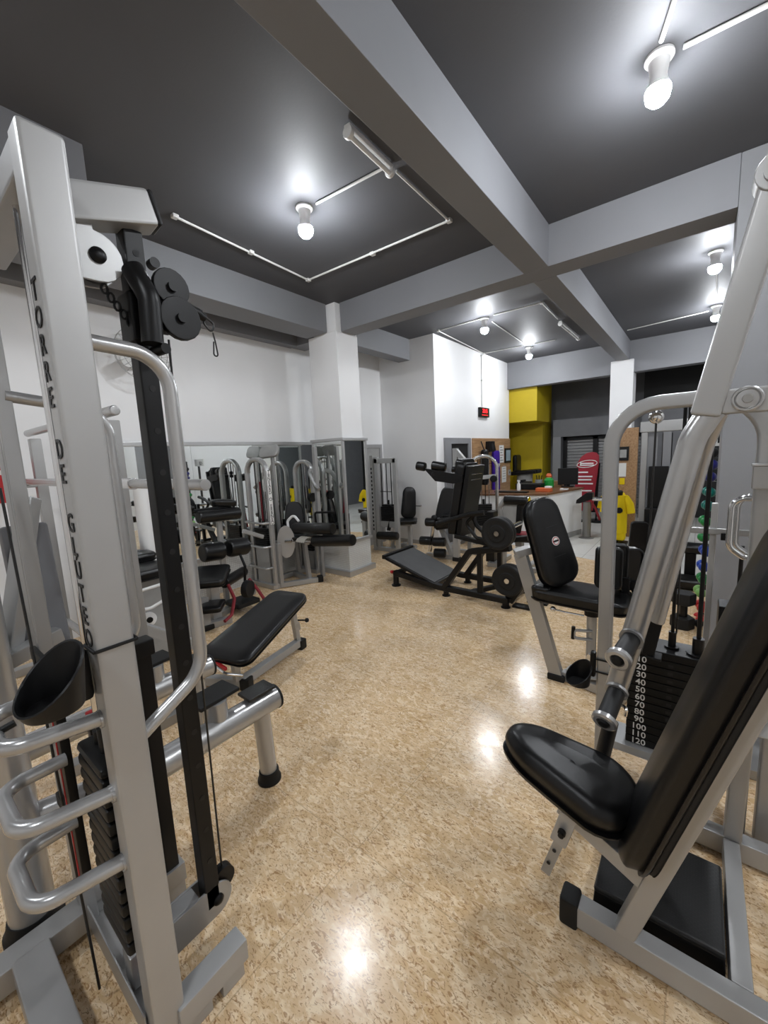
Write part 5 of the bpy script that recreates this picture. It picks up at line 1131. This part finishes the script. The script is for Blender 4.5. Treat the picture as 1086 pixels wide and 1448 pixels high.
# coloured dumbbell tower
t = Thing('dumbbell_tower', 'slim upright tower rack holding coloured dumbbells beside the grey column', 'dumbbell rack', (.14, 4.5, 0), world=True)
P('post', 'foam', lambda b: (box2(b, (.125, 4.42, .03), (.165, 4.46, 1.62), .004)))
P('base', 'foam', lambda b: box2(b, (.09, 4.44, 0), (.32, 4.66, .03), .006))
YD = 4.36
dd = [(1006.5, 640, 'rubber', 'black'), (1006, 657, 'violet', 'dark violet'), (1003.5, 674, 'violet', 'dark violet'), (1002.5, 695.5, 'teal', 'teal'), (1001, 715, 'teal', 'teal'), (997, 736.5, 'dgreen', 'green'), (997, 758, 'dgreen', 'green'),
      (997, 778.5, 'blue', 'blue'), (994, 800, 'blue', 'blue'), (993.5, 818, 'dgreen', 'green'), (989.5, 836, 'teal', 'pale green'), (991.5, 857, 'redv', 'red'), (989.5, 875, 'redv', 'red')]
peg = []
for x, y, m, c in dd: peg.append((Yp(x, y, YD), m, c))
for p, m, c in peg: P('cradle', 'foam', lambda b: bar(b, (.135, 4.44, p.z-.0465), (p.x-.01, YD+.05, p.z-.0465), .03, .005))
nth = ['topmost, black', 'upper of the two violet ones', 'lower of the two violet ones', 'upper of the two teal ones', 'lower of the two teal ones', 'just below the teal pair, green', 'green, lying just above the blue pair', 'upper of the two blue ones', 'lower of the two blue ones', 'green, just below the blue pair', 'pale green, just above the red pair', 'upper of the two red ones', 'lowest, red']
M['palegreen'] = mat('pale_green_vinyl', (.22, .45, .12), .35)
for k, (p, m, c) in enumerate(peg):
    m = 'palegreen' if k == 10 else m
    t = Thing('vinyl_dumbbell', 'dumbbell on the tower rack beside the column, '+nth[k], 'dumbbell', p, world=True, group='coloured dumbbells on the tower rack')
    sk = .03 if k in (6,) else 0
    for s in (-1, 1): P('head', m, lambda b: ball(b, p+V((-.007*s+sk*.7*s, .05*s, 0)), .0415, (1, 1, 1), 14))
    P('handle', m, lambda b: cyl(b, p+V((.007-sk*.7, -.05, 0)), p+V((-.007+sk*.7, .05, 0)), .016))
t = Thing('wall_sign', 'small white sign with black letters above the dumbbells', 'sign', (.16, 4.75, 1.62), world=True)
q = Yp(1015, 621, 4.75)
P('sign_board', 'label', lambda b: box2(b, (q.x-.14, 4.75, q.z-.06), (q.x+.25, 4.77, q.z+.10)))
P('sign_letters', 'black', lambda b: text(b, 'GE', .11, q+V((-.02, -.002, 0)), (1, 0, 0), (0, 0, 1)))
P('sign_post', 'foam', lambda b: box2(b, (q.x+.12, 4.765, 0), (q.x+.16, 4.80, q.z)))
# ---------------------------------------------------------------- left wall: fan and red sign
t = Thing('wall_fan', 'round wire cage fan on the white left wall above the mirror', 'fan', Xp(203, 500, XL+.16), world=True)
c = Xp(203, 500, XL+.22)
P('motor', 'pvc', lambda b: (cyl(b, c+V((-.20, 0, 0)), c+V((-.02, 0, 0)), .055, bev=.01), cyl(b, c+V((.0, 0, 0)), c+V((.03, 0, 0)), .05, bev=.01), box(b, c+V((-.21, 0, -.03)), (.02, .10, .18), .005)))
for k in range(3): P('blade', 'pvc', lambda b: pad(b, c+Matrix.Rotation(2*PI*k/3, 3, 'X') @ V((-.01, 0, .13)), Matrix.Rotation(2*PI*k/3, 3, 'X') @ V((.15, .05, 1)), Matrix.Rotation(2*PI*k/3, 3, 'X') @ V((0, 1, 0)), .20, .12, .006, .05, .002, None, 0))
def cage(b):
    for r, x in ((.25, -.02), (.25, .0), (.20, .045), (.14, .06), (.08, .07)): sweep(b, [c+V((x, r*math.cos(a), r*math.sin(a))) for a in [2*PI*k/40 for k in range(40)]], circ(.0028, 5), closed=True)
    for k in range(30):
        a = 2*PI*k/30; d = V((0, math.cos(a), math.sin(a)))
        sweep(b, [c+V((.07, 0, 0))+d*.05, c+V((.05, 0, 0))+d*.18, c+d*.25, c+V((-.05, 0, 0))+d*.16], circ(.0018, 4))
P('wire_cage', 'stone', cage)
t = Thing('red_safety_sign', 'red fire extinguisher sign on the white wall at far left', 'sign', Xp(5, 680, XL+.004), world=True)
q = Xp(4, 682, XL)
P('sign_plate', 'red', lambda b: box2(b, q+V((0, -.14, -.17)), q+V((.006, .085, .18))))
P('sign_symbol', 'label', lambda b: prism(b, [q+V((.006, .0, .06)), q+V((.006, .04, .02)), q+V((.006, .015, .02)), q+V((.006, .0, .10)), q+V((.006, -.06, .06))], (.002, 0, 0)))
